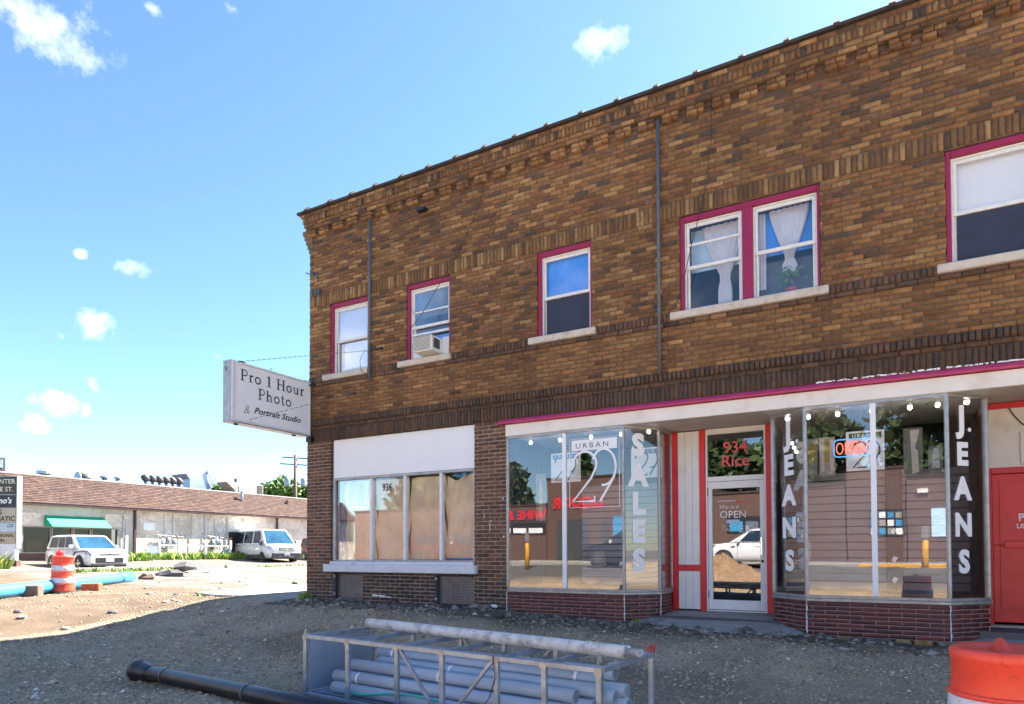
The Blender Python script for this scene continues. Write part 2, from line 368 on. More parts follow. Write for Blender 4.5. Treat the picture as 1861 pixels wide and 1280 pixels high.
def gcol(x, y):
    n = vnoise(x * .9, y * .9, 5) * .6 + vnoise(x * 2.6, y * 2.6, 6) * .4
    wl = sstep(-11.2, -12.6, x + (n - .5) * 1.6)[..., None]
    c = GRAVEL * (1 - wl) + np.array([.135, .097, .067]) * (.75 + .5 * n)[..., None] * wl
    tar = (sstep(.30, .48, n) * sstep(1.5, 5, y) * (x < -14) * sstep(-29.5, -28, x))[..., None]; c = c * (1 - .75 * tar) + TAR * .75 * tar
    road = (sstep(-13.2, -14.2, y + (n - .5)) * (x > -40))[..., None]; near_ = (sstep(-9.3, -10.2, y + (n - .5)) * (x > -13))[..., None]; c = c * (1 - near_) + BOUNCE_EARTH * near_; c = c * (1 - road) + TAR * .5 * road  # unseen dug earth behind the camera, kept paler to bounce light onto the front
    bare = (sstep(.5, .72, vnoise(x * .55, y * .8, 9)) * (x > -12) * (y > -9))[..., None] * .65; c = c * (1 - bare) + np.array([.185, .132, .09]) * bare
    dm = (sstep(-1.5, -.5, y + (n - .5) * 1.3) * (x > -10.4) * (y < 1.5))[..., None]; c = c * (1 - .8 * dm) + DARK_EARTH * .8 * dm  # earth turns darker towards the wall foot
    lot = sstep(-29, -30, x)[..., None]; c = c * (1 - lot) + np.array([.15, .128, .11]) * lot
    return c
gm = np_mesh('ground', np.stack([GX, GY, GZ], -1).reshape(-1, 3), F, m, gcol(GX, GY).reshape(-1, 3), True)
ground = tag(np_obj('ground', gm), 'gravel and dug earth of the torn up street', None, kind='structure')

# loose stones
def stones(name, n, xr, yr, size, cols, label, keep, zlift=.2):
    x = rng.uniform(*xr, n * 3); y = rng.uniform(*yr, n * 3); k = keep(x, y); x, y = x[k][:n], y[k][:n]; n = len(x)
    s = np.exp(rng.normal(math.log(size), .45, n)); s = np.clip(s, size * .4, size * 4)
    u = np.array([[1, 0, 0], [.3, .95, 0], [-.8, .6, 0], [-.8, -.6, 0], [.3, -.95, 0], [0, 0, 1], [0, 0, -1]])
    fa = [(i, (i + 1) % 5, 5) for i in range(5)] + [((i + 1) % 5, i, 6) for i in range(5)]
    V = u[None] * (1 + rng.uniform(-.3, .3, (n, 7, 1))) * np.stack([s * rng.uniform(.8, 1.4, n), s * rng.uniform(.7, 1.1, n), s * rng.uniform(.45, .8, n)], -1)[:, None]
    V[:, 5, :2] += rng.uniform(-.5, .5, (n, 2)) * s[:, None]
    th = rng.uniform(0, 6.28, n); c_, s_ = np.cos(th), np.sin(th)
    X = V[..., 0] * c_[:, None] - V[..., 1] * s_[:, None] + x[:, None]; Y = V[..., 0] * s_[:, None] + V[..., 1] * c_[:, None] + y[:, None]
    Z = V[..., 2] + (gz(x, y) + s * zlift)[:, None]
    Fs = (np.arange(n)[:, None, None] * 7 + np.array(fa)[None]).reshape(-1, 3)
    cc = np.array(cols)[rng.integers(0, len(cols), n)] * rng.uniform(.7, 1.3, (n, 1))
    me = np_mesh(name, np.stack([X, Y, Z], -1).reshape(-1, 3), Fs, MT['stone_col'], np.repeat(cc, 7, 0))
    o = np_obj(name, me); return tag(o, label, None, kind='stuff')
GREYS = [(.42, .35, .28), (.24, .215, .19), (.36, .32, .28), (.46, .42, .37), (.28, .25, .22), (.38, .31, .24), (.66, .61, .55), (.16, .145, .13), (.5, .42, .33), (.32, .29, .27)]; GREYS = [(a_ * .9 + .09, b_ * .83 + .078, c_ * .66 + .055) for a_, b_, c_ in GREYS]
TANS = [(.40, .28, .18), (.5, .37, .25), (.34, .25, .17), (.55, .45, .34), (.28, .2, .14)]
near = lambda x, y: rng.uniform(0, 1, len(x)) < np.clip(.25 + .75 * vnoise(x * 1.2, y * 1.2, 8) * 1.3, 0, 1) * sstep(-.25, -1.3, y) * sstep(-13.4, -11.5, x)
stones('gravel', 110000, (-12.5, 3.2), (-7.2, -.2), .0082, GREYS, 'fine grey gravel spread over the ground before the shop', near)
stones('pebbles', 1700, (-12.5, 3.2), (-7.2, -.3), .018, GREYS + [(.75, .7, .65), (.7, .66, .6)], 'larger pale pebbles lying among the grey gravel', near)
stones('clods', 4200, (-22, -11.5), (-4.5, 9), .014, TANS, 'tan clods and stones on the sunlit dug earth', lambda x, y: (x < -12.2) & (rng.uniform(0, 1, len(x)) < vnoise(x * 1.1, y * 1.1, 4)))
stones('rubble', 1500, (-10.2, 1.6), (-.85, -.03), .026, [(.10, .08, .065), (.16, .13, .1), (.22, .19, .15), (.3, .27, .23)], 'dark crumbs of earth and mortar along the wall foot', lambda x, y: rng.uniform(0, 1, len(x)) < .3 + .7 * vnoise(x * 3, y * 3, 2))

# ------------------------------------------------------------------ pavements and kerbs
def slab(name, poly, z0, z1, mat, label):
    mb = MB(); mb.hull([(x, y, z0) for x, y in poly], [(x, y, z1) for x, y in poly]); o = obj(name, mb, MT[mat], bevel=.02); return tag(o, label, None, kind='structure')
slab('sidewalk', [(-13.95, .35), (-12.9, .02), (-11.6, .18), (-10.9, -.05), (-10.08, .05), (-10.08, 34), (-14.05, 34)], -.4, .115, 'concrete', 'broken concrete sidewalk along the side wall of the shop building')
mb = MB()
for a0, a1 in ((-20, 5.6), (5.7, 11.8), (11.9, 19.5), (19.6, 60)): mb.box(-28.3, -27.9, a0, a1, .1, .42)
tag(obj('kerb', mb, MT['pale_concrete'], bevel=.03), 'pale concrete kerb in front of the low building', None, kind='structure')
mb = MB(); mb.box(-40, 40, -24, -19.6, .0, .52); tag(obj('far_sidewalk', mb, MT['concrete'], bevel=.03), 'pale sidewalk across the street', None, kind='structure')
mb = MB(); mb.box(-40, -8.4, -19.57, -19.4, .0, .5).box(-6.9, -.9, -19.57, -19.4, .0, .5).box(3.4, 40, -19.57, -19.4, .0, .5); tag(obj('far_kerb', mb, MT['pale_concrete'], bevel=.02), 'pale kerb across the street', None, kind='structure')
mb = MB(); mb.box(-8.39, -6.91, -19.57, -19.4, .0, .5).box(-.89, 3.39, -19.57, -19.4, .0, .5); tag(obj('painted_kerb', mb, MT['yellow'], bevel=.02), 'yellow painted lengths of kerb across the street', None, kind='structure')

# ------------------------------------------------------------------ the shop building
bld = thing('commercial_building', (-4, 4, 0), 'two storey dark brown brick shop building with magenta window trim and two bay shopfronts', 'building')
XL, XR, ROOF = -9.95, 7.0, 7.785
WINS = [(-9.40, -8.43, 1), (-7.52, -6.56, 2), (-4.85, -3.90, 3), (-2.53, -.68, 4), (.71, 2.75, 5)]
WZ0, WZ1 = 4.487, 5.88
FLOOR_OPEN = [(-9.36, -6.06, .65, 3.21), (-9.26, -8.53, .14, .63), (-6.87, -6.07, .12, .62), (-5.42, 2.35, -.3, 3.21)]
OPEN = [(a, b, WZ0, WZ1) for a, b, _ in WINS] + FLOOR_OPEN
def cells(x0, x1, z0, z1, opens):
    xs = sorted({x0, x1, *[q for o in opens for q in o[:2] if x0 < q < x1]}); zs = sorted({z0, z1, *[q for o in opens for q in o[2:] if z0 < q < z1]})
    for i in range(len(xs) - 1):
        for j in range(len(zs) - 1):
            cx, cz = (xs[i] + xs[i + 1]) / 2, (zs[j] + zs[j + 1]) / 2
            if not any(o[0] < cx < o[1] and o[2] < cz < o[3] for o in opens): yield xs[i], xs[i + 1], zs[j], zs[j + 1]
G = .008
wb = MB()
OG = [(o[0] - G, o[1] + G, o[2] - G, o[3] + G) for o in OPEN]
for a, b_, c, d in cells(XL + .006, XR, 3.21, 7.78, OG): wb.box(a, b_, .0135, .30, c, d)
lb = MB()
for a, b_, c, d in cells(XL - .04, XR, -.4, 3.209, OG): lb.box(a, b_, .0065, .30, c, d)
wb.box(XL + .006, XL + .3, .31, 13.7, -.4, 7.78); wb.box(XR - .3, XR, .31, 13.7, -.4, 7.78); wb.box(XL + .006, XR, 13.71, 14, -.4, 7.78)
wall = obj('wall', wb, MT['mortar'], bld); obj('lower_wall', lb, MT['pale_mortar'], bld)
ib = MB(); ib.box(XL + .31, XR - .31, .32, 13.69, 3.26, 3.5); ib.box(XL + .31, XR - .31, .32, 13.69, 7.0, 7.2); ib.box(XL + .31, XR - .31, 4.2, 4.4, -.2, 3.25); ib.box(XL + .31, XR - .31, 3.0, 3.2, 3.51, 6.99)
for x in (-8.0, -5.7, -3.2, -.2): ib.box(x - .05, x + .05, .31, 2.99, 3.51, 6.99)
ib.box(-5.75, -5.6, .32, 4.19, -.2, 3.25); ib.box(XL + .31, XR - .31, .32, 4.19, -.3, .05)
obj('interior_partition', ib, MT['room'], bld)

# brick faces: unit shapes with softened front edges, front towards -y
def brick_unit(cx, cz):
    v = [(-.5, 1, -.5), (.5, 1, -.5), (.5, 1, .5), (-.5, 1, .5), (-.5, .1, -.5), (.5, .1, -.5), (.5, .1, .5), (-.5, .1, .5)]
    v += [(s * (.5 - cx), 0, q * (.5 - cz)) for s, q in ((-1, -1), (1, -1), (1, 1), (-1, 1))]
    f = [(0, 1, 5, 4), (1, 2, 6, 5), (2, 3, 7, 6), (3, 0, 4, 7), (4, 5, 9, 8), (5, 6, 10, 9), (6, 7, 11, 10), (7, 4, 8, 11), (8, 9, 10, 11)]
    return np.array(v, float), np.array(f)
UH, UV = brick_unit(.03, .1), brick_unit(.1, .03)
UPPER = [(.150, .080, .034)] * 6 + [(.185, .105, .046)] * 5 + [(.115, .060, .028)] * 4 + [(.23, .145, .070)] * 2 + [(.10, .054, .032), (.075, .045, .03), (.25, .155, .078), (.16, .072, .036), (.14, .078, .05)]; UPPER = [(a_ * 1.364, b_ * 1.190, c_ * 0.978) for a_, b_, c_ in UPPER]
MID = [(.195, .108, .046)] * 4 + [(.165, .085, .038)] * 4 + [(.23, .135, .06)] * 2 + [(.125, .066, .032)]; MID = [(a_ * 1.277, b_ * 1.126, c_ * 0.948) for a_, b_, c_ in MID]
PIER = [(.115, .062, .040)] * 4 + [(.09, .05, .034)] * 4 + [(.14, .078, .047), (.075, .044, .032)]; PIER = [(a_ * 1.45, b_ * 1.35, c_ * 1.25) for a_, b_, c_ in PIER]
BASE = [(.062, .047, .040), (.05, .040, .036), (.078, .055, .043), (.04, .034, .032)]; BASE = [(a_ * 1.3, b_ * 1.261, c_ * 1.1700000000000002) for a_, b_, c_ in BASE]
SOOT = [(.062, .038, .026), (.05, .033, .025), (.072, .042, .027), (.046, .032, .026), (.056, .036, .027)]; SOOT = [(a_ * 1.75, b_ * 1.62, c_ * 1.4) for a_, b_, c_ in SOOT]
TAN = [(.17, .098, .045), (.20, .12, .058), (.14, .078, .038), (.25, .16, .085), (.115, .064, .034)]; TAN = [(a_ * 1.244, b_ * 1.126, c_ * 0.918) for a_, b_, c_ in TAN]
BULK = [(.085, .018, .016), (.07, .016, .015), (.1, .022, .019), (.06, .015, .016)]; BULK = [(a_ * 1.25, b_ * 1.2125, c_ * 1.125) for a_, b_, c_ in BULK]
SILLX = [(-9.53, -8.39), (-7.67, -6.52), (-4.985, -3.82), (-2.66, -.58), (.605, 2.85)]
BR = []     # (pos, (length, depth, height), rotz, colour, upright?, material)
def brick(x, z, L, H, y=0., col=UPPER, up=False, rot=0., mat='brick', depth=.1, ox=0., oy=0., proud=.0035):
    y = y + rng.uniform(-proud, proud * .5)
    c = np.array(col[rng.integers(len(col))]) * rng.uniform(.82, 1.2)
    if rot == 0:   # weathering: broad darker and lighter areas, run-off streaks under the stone sills
        c = c * (.80 + .40 * float(vnoise(np.float64(x * .55 + 3), np.float64(z * .7), 21)))
        if 3.6 < z < 4.4 and any(abs(x - e) < .16 for p_ in SILLX for e in p_): c = c * rng.uniform(.62, .85)
        if 3.63 < z < 4.35 and x > -6 and rng.random() < .04: c = c * 1.5
    n = (math.sin(rot), -math.cos(rot))   # outward
    BR.append((np.array([ox + x * math.cos(rot) - n[0] * y * 1.0, oy + x * math.sin(rot) - n[1] * y, z]), (L, depth, H), rot + rng.uniform(-.004, .004), c, up, mat))
def row(z, H, x0, x1, off, L=.227, joint=.011, y=0., col=UPPER, opens=OPEN, up=False, var=.004, depth=.1):
    cx = x0 - off * L
    while cx < x1:
        a, e = max(cx, x0) + joint / 2, min(cx + L, x1) - joint / 2; cx += L
        segs = [(a, e)]
        for o in opens:
            if o[2] < z < o[3]:
                ns = []
                for p, q in segs:
                    if q <= o[0] or p >= o[1]: ns.append((p, q)); continue
                    if p < o[0]: ns.append((p, o[0]))
                    if q > o[1]: ns.append((o[1], q))
                segs = ns
        for p, q in segs:
            if q - p > .028:
                brick((p + q) / 2 + rng.uniform(-.0015, .0015), z + rng.uniform(-.002, .002), q - p, H - .0105 + rng.uniform(-var, var) * .6, y, col(p, z) if callable(col) else col, up, depth=depth)
def upper_col(x, z):
    if rng.random() < .10 * .5 * (z > 6.2) + .02: return SOOT
    return UPPER
# below the shopfront lintel
z = 0.0335 - .067; i = 0
while z < 3.2:
    c = BASE if z < .62 else PIER
    row(z, .067, -10.0, -9.36, (i % 2) * .5 + .1, col=(lambda x, zz: BASE if zz < .45 + rng.uniform(-.12, .15) else PIER))
    row(z, .067, -6.06, -5.43, (i % 2) * .5 + .2, col=(lambda x, zz: BASE if zz < .45 + rng.uniform(-.1, .15) else PIER))
    if z < .66: row(z, .067, -9.36, -6.06, (i % 2) * .5, col=BASE)
    row(z, .067, 2.35, XR, (i % 2) * .5, col=PIER)
    z += .067; i += 1
row(3.325, .235, XL, XR, 0, .066, y=-.012, col=SOOT, up=True)
row(3.475, .067, XL, XR, .3, y=-.018, col=SOOT)
row(3.572, .122, XL, XR, 0, .067, y=-.045, col=SOOT, up=True)
for k in range(10): row(3.633 + .0335 + k * .067, .067, XL, XR, (k % 2) * .5 + .13, col=MID)
row(4.336, .067, XL, XR, .4, y=-.028, col=SOOT + PIER)
sills = [(-9.53, -8.39), (-7.67, -6.52), (-4.985, -3.82), (-2.66, -.58), (.605, 2.85)]
row(4.428, .118, XL, XR, 0, .067, y=-.02, col=SOOT + PIER, opens=[(a, b_, 4.3, 4.5) for a, b_ in sills], up=True)
for k in range(21): row(4.487 + .0335 + k * .067, .067, XL, XR, (k % 2) * .5 + .07 * math.sin(k), col=upper_col)
row(6.008, .228, XL, XR, 0, .067, y=-.004, col=TAN, up=True)
for k in range(17): row(6.122 + .0347 + k * .0693, .0693, XL, XR, (k % 2) * .5 + .05 * math.sin(k * 2.1), col=upper_col)
for k in range(2): row(7.30 + .0345 + k * .069, .069, XL, XR, (k % 2) * .5, col=PIER)  # gaps behind the dentils get darker brick tones, painting in their shade
x = XL - .05
while x < XR:
    for k in range(2):
        h = (.5, .5) if k else (.62, .38)
        brick(x + .25 * h[0] / 2, 7.3345 + k * .069, .25 * h[0] - .008, .058, -.058, UPPER, depth=.1); brick(x + .25 - .25 * h[1] / 2, 7.3345 + k * .069, .25 * h[1] - .008, .058, -.058, UPPER, depth=.1)
    x += .362
for k, (zz, hh, y, upr) in enumerate([(7.47, .066, -.085, 0), (7.537, .067, -.09, 0), (7.632, .120, -.105, 1), (7.727, .067, -.115, 0)]):
    row(zz, hh, XL - .02 - .04 * k, XR, (k % 2) * .5, .067 if upr else .227, y=y, col=(TAN + UPPER[:6] + [(.06, .04, .03)]) if upr else upper_col, up=bool(upr), depth=.16)
    mbk = wb
cb = MB()
for y, a, b_ in ((-.068, 7.437, 7.503), (-.073, 7.503, 7.572), (-.088, 7.572, 7.69), (-.098, 7.69, 7.765)): cb.box(XL - .03 - (y < -.07) * .05 - (y < -.09) * .05, XR, y, .011, a + .002, b_)
# corner corbels seen edge-on at the building's end
for k in range(5): cb.box(XL - .012 - .03 * k, XL + .1, -.006 - .012 * k, .009, 7.0 + k * .09, 7.088 + k * .09)
obj('cornice_bed', cb, MT['mortar'], wall)

# bay shopfront plinths
BAY1 = [(-5.41, .0), (-3.40, .0), (-2.98, .45), (-2.96, 1.05)]
BAY2 = [(-1.41, 1.05), (-1.37, .45), (-.90, .0), (.68, .0), (1.12, .45), (1.14, 1.05)]
def plinth(path, rows):
    mb = MB()
    for k in range(len(path) - 1):
        (x0, y0), (x1, y1) = path[k], path[k + 1]; L = math.hypot(x1 - x0, y1 - y0); rot = math.atan2(y1 - y0, x1 - x0)
        ux, uy = (x1 - x0) / L, (y1 - y0) / L; nx, ny = uy, -ux
        q = lambda s, d: (x0 + ux * s + nx * d, y0 + uy * s + ny * d)
        mb.hull([(*q(0, -.005), -.4), (*q(L, -.005), -.4), (*q(L, -.12), -.4), (*q(0, -.12), -.4)], [(*q(0, -.005), .37), (*q(L, -.005), .37), (*q(L, -.12), .37), (*q(0, -.12), .37)])
        for r in range(rows):
            z = .372 - .0275 - r * .0535; cx = -((r % 2) * .5 + .12 * k) * .287
            while cx < L:
                a, e = max(cx, 0) + .004, min(cx + .287, L) - .004; cx += .287
                if e - a > .03: brick((a + e) / 2, z, e - a, .0455, 0, BULK, rot=rot, ox=x0, oy=y0, mat='glazed_brick', depth=.05, proud=.0015)
    return mb
p1 = obj('bay_plinth', plinth(BAY1, 8), MT['bulk_mortar'], bld); p2 = obj('bay_plinth', plinth(BAY2, 9), MT['bulk_mortar'], bld)

# the 300 bricks that show largest are objects; the rest are one piece
MV = cam.matrix_world.inverted()
def shown(p, s):
    d = MV @ Vector(p)
    if d.z > -.1: return 0
    u, v = -d.x / d.z * 1207 + 930.5, 972 + d.y / d.z * 1207
    if not (2 < u < 1859 and 2 < v < 1278): return 0
    hidden = 920 < u < 1000 and 0 > 1
    return s[0] * s[2] / (d.z * d.z)
score = np.array([shown(b_[0], b_[1]) for b_ in BR]); order = np.argsort(-score); single = set(order[:298].tolist())
cache = {}
def shade(c): return tuple(np.round(np.array(c) * 40) / 40) if False else tuple(c)
palette = {}
for k in single:
    p, s, r, c, up, mat = BR[k]
    key = (up, mat, tuple(np.round(np.log(c) * 3.2).astype(int)))
    if key not in cache:
        V, F_ = UV if up else UH
        V = V.copy(); V[8:, 1] += rng.uniform(-.02, .02, 4); V[8:, [0, 2]] += rng.uniform(-.008, .008, (4, 2))
        cache[key] = np_mesh('brick', V, F_, MT[mat], np.repeat(np.array([c]), len(V), 0))
    o = bpy.data.objects.new('brick', cache[key]); C.objects.link(o)
    par = wall if mat == 'brick' else (p1 if p[0] < -2.5 else p2)
    o.parent = par; o.location = Vector(p) - world_loc(par); o.rotation_euler = (0, 0, r); o.scale = s
rest = [k for k in range(len(BR)) if k not in single]
for mat, par in (('brick', wall), ('glazed_brick', p1)):
    ks = [k for k in rest if BR[k][5] == mat]
    VV, FF, CC = [], [], []
    for n, k in enumerate(ks):
        p, s, r, c, up, _ = BR[k]; V, F_ = UV if up else UH
        V = V.copy(); V[8:, 1] += rng.uniform(-.03, .03, 4); V[8:, [0, 2]] += rng.uniform(-.01, .01, (4, 2)); V = V * np.array(s)
        cr, sr = math.cos(r), math.sin(r)
        VV.append(np.stack([V[:, 0] * cr - V[:, 1] * sr + p[0], V[:, 0] * sr + V[:, 1] * cr + p[1], V[:, 2] + p[2]], -1)); FF.append(F_ + 12 * n); CC.append(np.repeat(c[None], 12, 0))
    me = np_mesh('brickwork', np.concatenate(VV), np.concatenate(FF), MT[mat], np.concatenate(CC))
    o = np_obj('brickwork', me, par); o['kind'] = 'stuff'

# coping tiles with joint collars along the roof edge
lugs = [-9.9, -9.28, -8.72, -8.14, -7.52, -6.93, -6.34, -5.76, -5.17, -4.59, -4.0, -3.41, -2.81, -2.23, -1.61, -1.03, -.43, .19, .8, 1.4, 2.0, 2.6, 3.2, 3.8, 4.4, 5.0, 5.6, 6.2, 6.8]
def coping(x0, x1, h0=7.768, top=.09, y0=-.15, y1=.36):
    n = 8; pr = [(y0, h0), (y0 - .005, h0 + .04), (y0 + .07, h0 + top), (y1 - .07, h0 + top), (y1, h0 + .04), (y1, h0)]
    return MB().hull([(x0, y, z) for y, z in pr], [(x1, y, z) for y, z in pr])
xs = [-10.16] + lugs
for a, b_ in zip(xs[:-1], xs[1:]):
    if b_ - a < .2: continue
    c = obj('coping_tile', coping(a + .004, b_ - .004), MT['clay'], bld)
    col = obj('coping_collar', coping(b_ - .045, b_ + .03, 7.772, .118, -.168, .38), MT['clay'], c)

# ------------------------------------------------------------------ upper windows
def rect_frame(mb, x0, x1, z0, z1, w, y0, y1, wb=None, wt=None):
    wb = w if wb is None else wb; wt = w if wt is None else wt
    mb.box(x0, x0 + w, y0, y1, z0, z1); mb.box(x1 - w, x1, y0, y1, z0, z1); mb.box(x0 + w, x1 - w, y0, y1, z1 - wt, z1); mb.box(x0 + w, x1 - w, y0, y1, z0, z0 + wb); return mb
def pane(name, x0, x1, z0, z1, y, mat, parent, label=None):
    return obj(name, MB().box(x0, x1, y, y + .006, z0, z1), MT[mat], parent, label=label)
def hung(x0, x1, parent, zr=5.14, up='win_glass', lo='win_glass', z0=WZ0, z1=5.80, screen=False):
    """an upper sash above and in front of a lower sash"""
    s = obj('storm_frame', rect_frame(MB(), x0, x1, z0, z1, .022, .085, .125), MT['sash'], parent)
    u = obj('upper_sash', rect_frame(MB(), x0 + .024, x1 - .024, zr - .02, z1 - .024, .035, .10, .13, .05, .045), MT['sash'], parent, bevel=.004)
    l = obj('lower_sash', rect_frame(MB(), x0 + .024, x1 - .024, z0 + .024, zr + .03, .035, .135, .165, .05, .04), MT['sash'], parent, bevel=.004)
    pane('pane', x0 + .055, x1 - .055, zr + .02, z1 - .065, .114, up, parent); pane('pane', x0 + .055, x1 - .055, z0 + .06, zr, .148, lo, parent)
    return u, l
def flat(name, x0, x1, z0, z1, y, mat, parent, **k): return obj(name, MB().box(x0, x1, y, y + .008, z0, z1), mat, parent, **k)
MT['shade_white'] = material('white_roller_shade', (.88, .89, .91), .7, .03, 3)
MT['sheet_blue'] = material('blue_window_sheet', (.04, .30, .90), .35, .12, 2.0)
MT['pale_blue'] = material('pale_blue_blind', (.52, .74, .92), .6, .1, 3)
MT['screen'] = material('dark_insect_screen', (.028, .030, .055), .6, .15, 5)
MT['mesh_grey'] = material('grey_insect_screen', (.12, .15, .20), .6, .2, 5)
MT['curtain'] = material('lilac_white_curtain', (.70, .72, .80), .8, .08, 4)
labels = ['magenta framed window beside the corner', 'magenta framed window with the air conditioner', 'magenta framed single window with blue upper half', 'magenta framed double window with tied curtains', 'magenta framed wide window at the right edge']
WOB = []
for (x0, x1, k), lab in zip(WINS, labels):
    mb = MB(); w = .058
    mb.box(x0, x0 + w, .035, .17, WZ0, WZ1); mb.box(x1 - .035, x1, .035, .17, WZ0, WZ1); mb.box(x0 + w, x1 - .035, .035, .17, WZ1 - .075, WZ1)
    if k == 4: mb.box(-1.665, -1.525, .03, .17, WZ0, WZ1 - .076)
    if k == 5: mb.box(1.68, 1.80, .03, .17, WZ0, WZ1 - .076)
    f = obj('window', mb, MT['pink'], bld, bevel=.006, label=lab); WOB.append(f)
    a, b_ = sills[k - 1]
    obj('window_sill', MB().box(a, b_, -.075, .10, 4.375, 4.484), MT['stone'], f, bevel=.012)
    i0, i1 = x0 + w + .002, x1 - .037
    if k == 1:
        hung(i0, i1, f); flat('roller_shade', i0 + .03, i1 - .03, 5.15, 5.79, .17, MT['shade_white'], f); flat('lower_blind', i0 + .14, i1 - .03, 4.62, 5.12, .21, MT['shade_white'], f)
    if k == 2:
        hung(i0, i1, f, zr=5.10); flat('window_blind', i0 + .03, i1 - .03, 5.30, 5.78, .2, MT['mesh_grey'], f)
        obj('sash_rail', MB().box(i0 + .03, i1 - .03, .10, .12, 5.36, 5.385).box(i0 + .03, i1 - .03, .07, .12, 4.94, 4.975), MT['sash'], f)
        flat('blue_pane_film', i0 + .05, i1 - .05, 4.80, 4.93, .19, MT['sheet_blue'], f)
    if k == 3:
        hung(i0, i1, f, zr=5.13); flat('blue_sheet', i0 + .03, i1 - .03, 5.14, 5.78, .18, MT['sheet_blue'], f); flat('insect_screen', i0 + .055, i1 - .055, 4.545, 5.10, .122, MT['screen'], f)
    if k == 4:
        hung(i0, -1.667, f, zr=5.14); hung(-1.523, i1, f, zr=5.15)
        flat('pale_blind', i0 + .03, -1.70, 5.16, 5.78, .345, MT['pale_blue'], f); obj('sash_rail', MB().box(i0 + .03, -1.70, .09, .115, 5.46, 5.49), MT['sash'], f)
        flat('blue_sheet', -1.49, i1 - .03, 5.17, 5.78, .33, MT['sheet_blue'], f); flat('insect_screen', -1.49, i1 - .04, 4.51, 5.12, .44, MT['mesh_grey'], f)
    if k == 5:
        for p, q in ((i0, 1.678), (1.802, i1)):
            hung(p, q, f, zr=5.12); flat('roller_shade', p + .03, q - .03, 5.14, 5.78, .19, MT['shade_white'], f); flat('insect_screen', p + .055, q - .055, 4.545, 5.09, .122, MT['screen'], f)
# curtains tied in the middle
def curtain(xc, wt, z1, zk, z0, y, label, wk=.05, wbt=.13):
    rows = []; n = 25
    for s in range(15):
        t = s / 14; z = z1 + (z0 - z1) * t
        if z > zk: w = wt + (wk - wt) * ((z1 - z) / (z1 - zk)) ** 1.3
        else: w = wk + (wbt - wk) * min(1, (zk - z) / max(zk - z0, .01) * 2.2)
        rows.append([(xc + (j / (n - 1) - .5) * 2 * w, y + .018 * math.sin(j * 1.9), z) for j in range(n)])
    o = obj('curtain', MB().grid(rows), MT['curtain'], loc=(xc, y, z0), smooth=True); return tag(o, label, 'curtain')
curtain(-1.95, .32, 5.78, 5.0, 4.62, .30, 'sheer white curtain tied low behind the left pane of the double window', .06, .1)
curtain(-1.08, .26, 5.78, 5.08, 4.86, .28, 'lilac white curtain knotted in the middle of the double window right pane', .05, .1)
mb = MB(); mb.grid([[(-1.485 + j * .012, .30 + .012 * math.sin(j * 2), z) for j in range(9)] for z in (5.78, 5.3, 4.7)])
tag(obj('curtain', mb, MT['curtain'], loc=(-1.44, .3, 4.7), smooth=True), 'narrow straight curtain hanging beside the magenta mullion', 'curtain')
pot = thing('flower_pot', (-1.05, .25, 4.50), 'pink flower pot with leafy plant on the double window ledge', 'flower pot')
obj('pot', MB().lathe([(.07, 0), (.085, .10), (.09, .10), (.09, .125), (.08, .125)], (-1.05, .25, 4.50), 14), material('pink_pot', (.50, .12, .14), .6), pot, smooth=True)
mb = MB()
for k in range(46):
    a = rng.uniform(0, 6.28); r = rng.uniform(.05, .26); h = rng.uniform(.14, .42); p = Vector((-1.05 + math.cos(a) * r, .25 + math.sin(a) * r * .25, 4.5 + h)); u = Vector((rng.uniform(-.04, .04), rng.uniform(-.02, .02), .03)); v = Vector((.022, .01, rng.uniform(-.02, .02)))
    mb.poly([p - u, p + v, p + u, p - v])
obj('plant', mb, material('pot_plant_leaf', (.10, .22, .10), .6), pot)
# window air conditioner
ac = thing('air_conditioner', (-6.93, -.15, 4.50), 'white window air conditioner sticking out of the second window', 'air conditioner')
obj('case', MB().box(-7.16, -6.76, -.26, .2, 4.52, 4.79), MT['sash'], ac, bevel=.012)
mb = MB()
for k in range(11): mb.box(-7.135, -6.785, -.266, -.262, 4.545 + k * .022, 4.557 + k * .022)
obj('grille', mb, MT['pale_concrete'], ac)
obj('side_vent', MB().box(-6.757, -6.754, -.2, -.02, 4.58, 4.75), MT['cladding'], ac)
obj('filler_panel', MB().box(-7.40, -7.165, .06, .075, 4.52, 4.82).box(-6.755, -6.62, .06, .075, 4.52, 4.82), MT['sash'], ac)
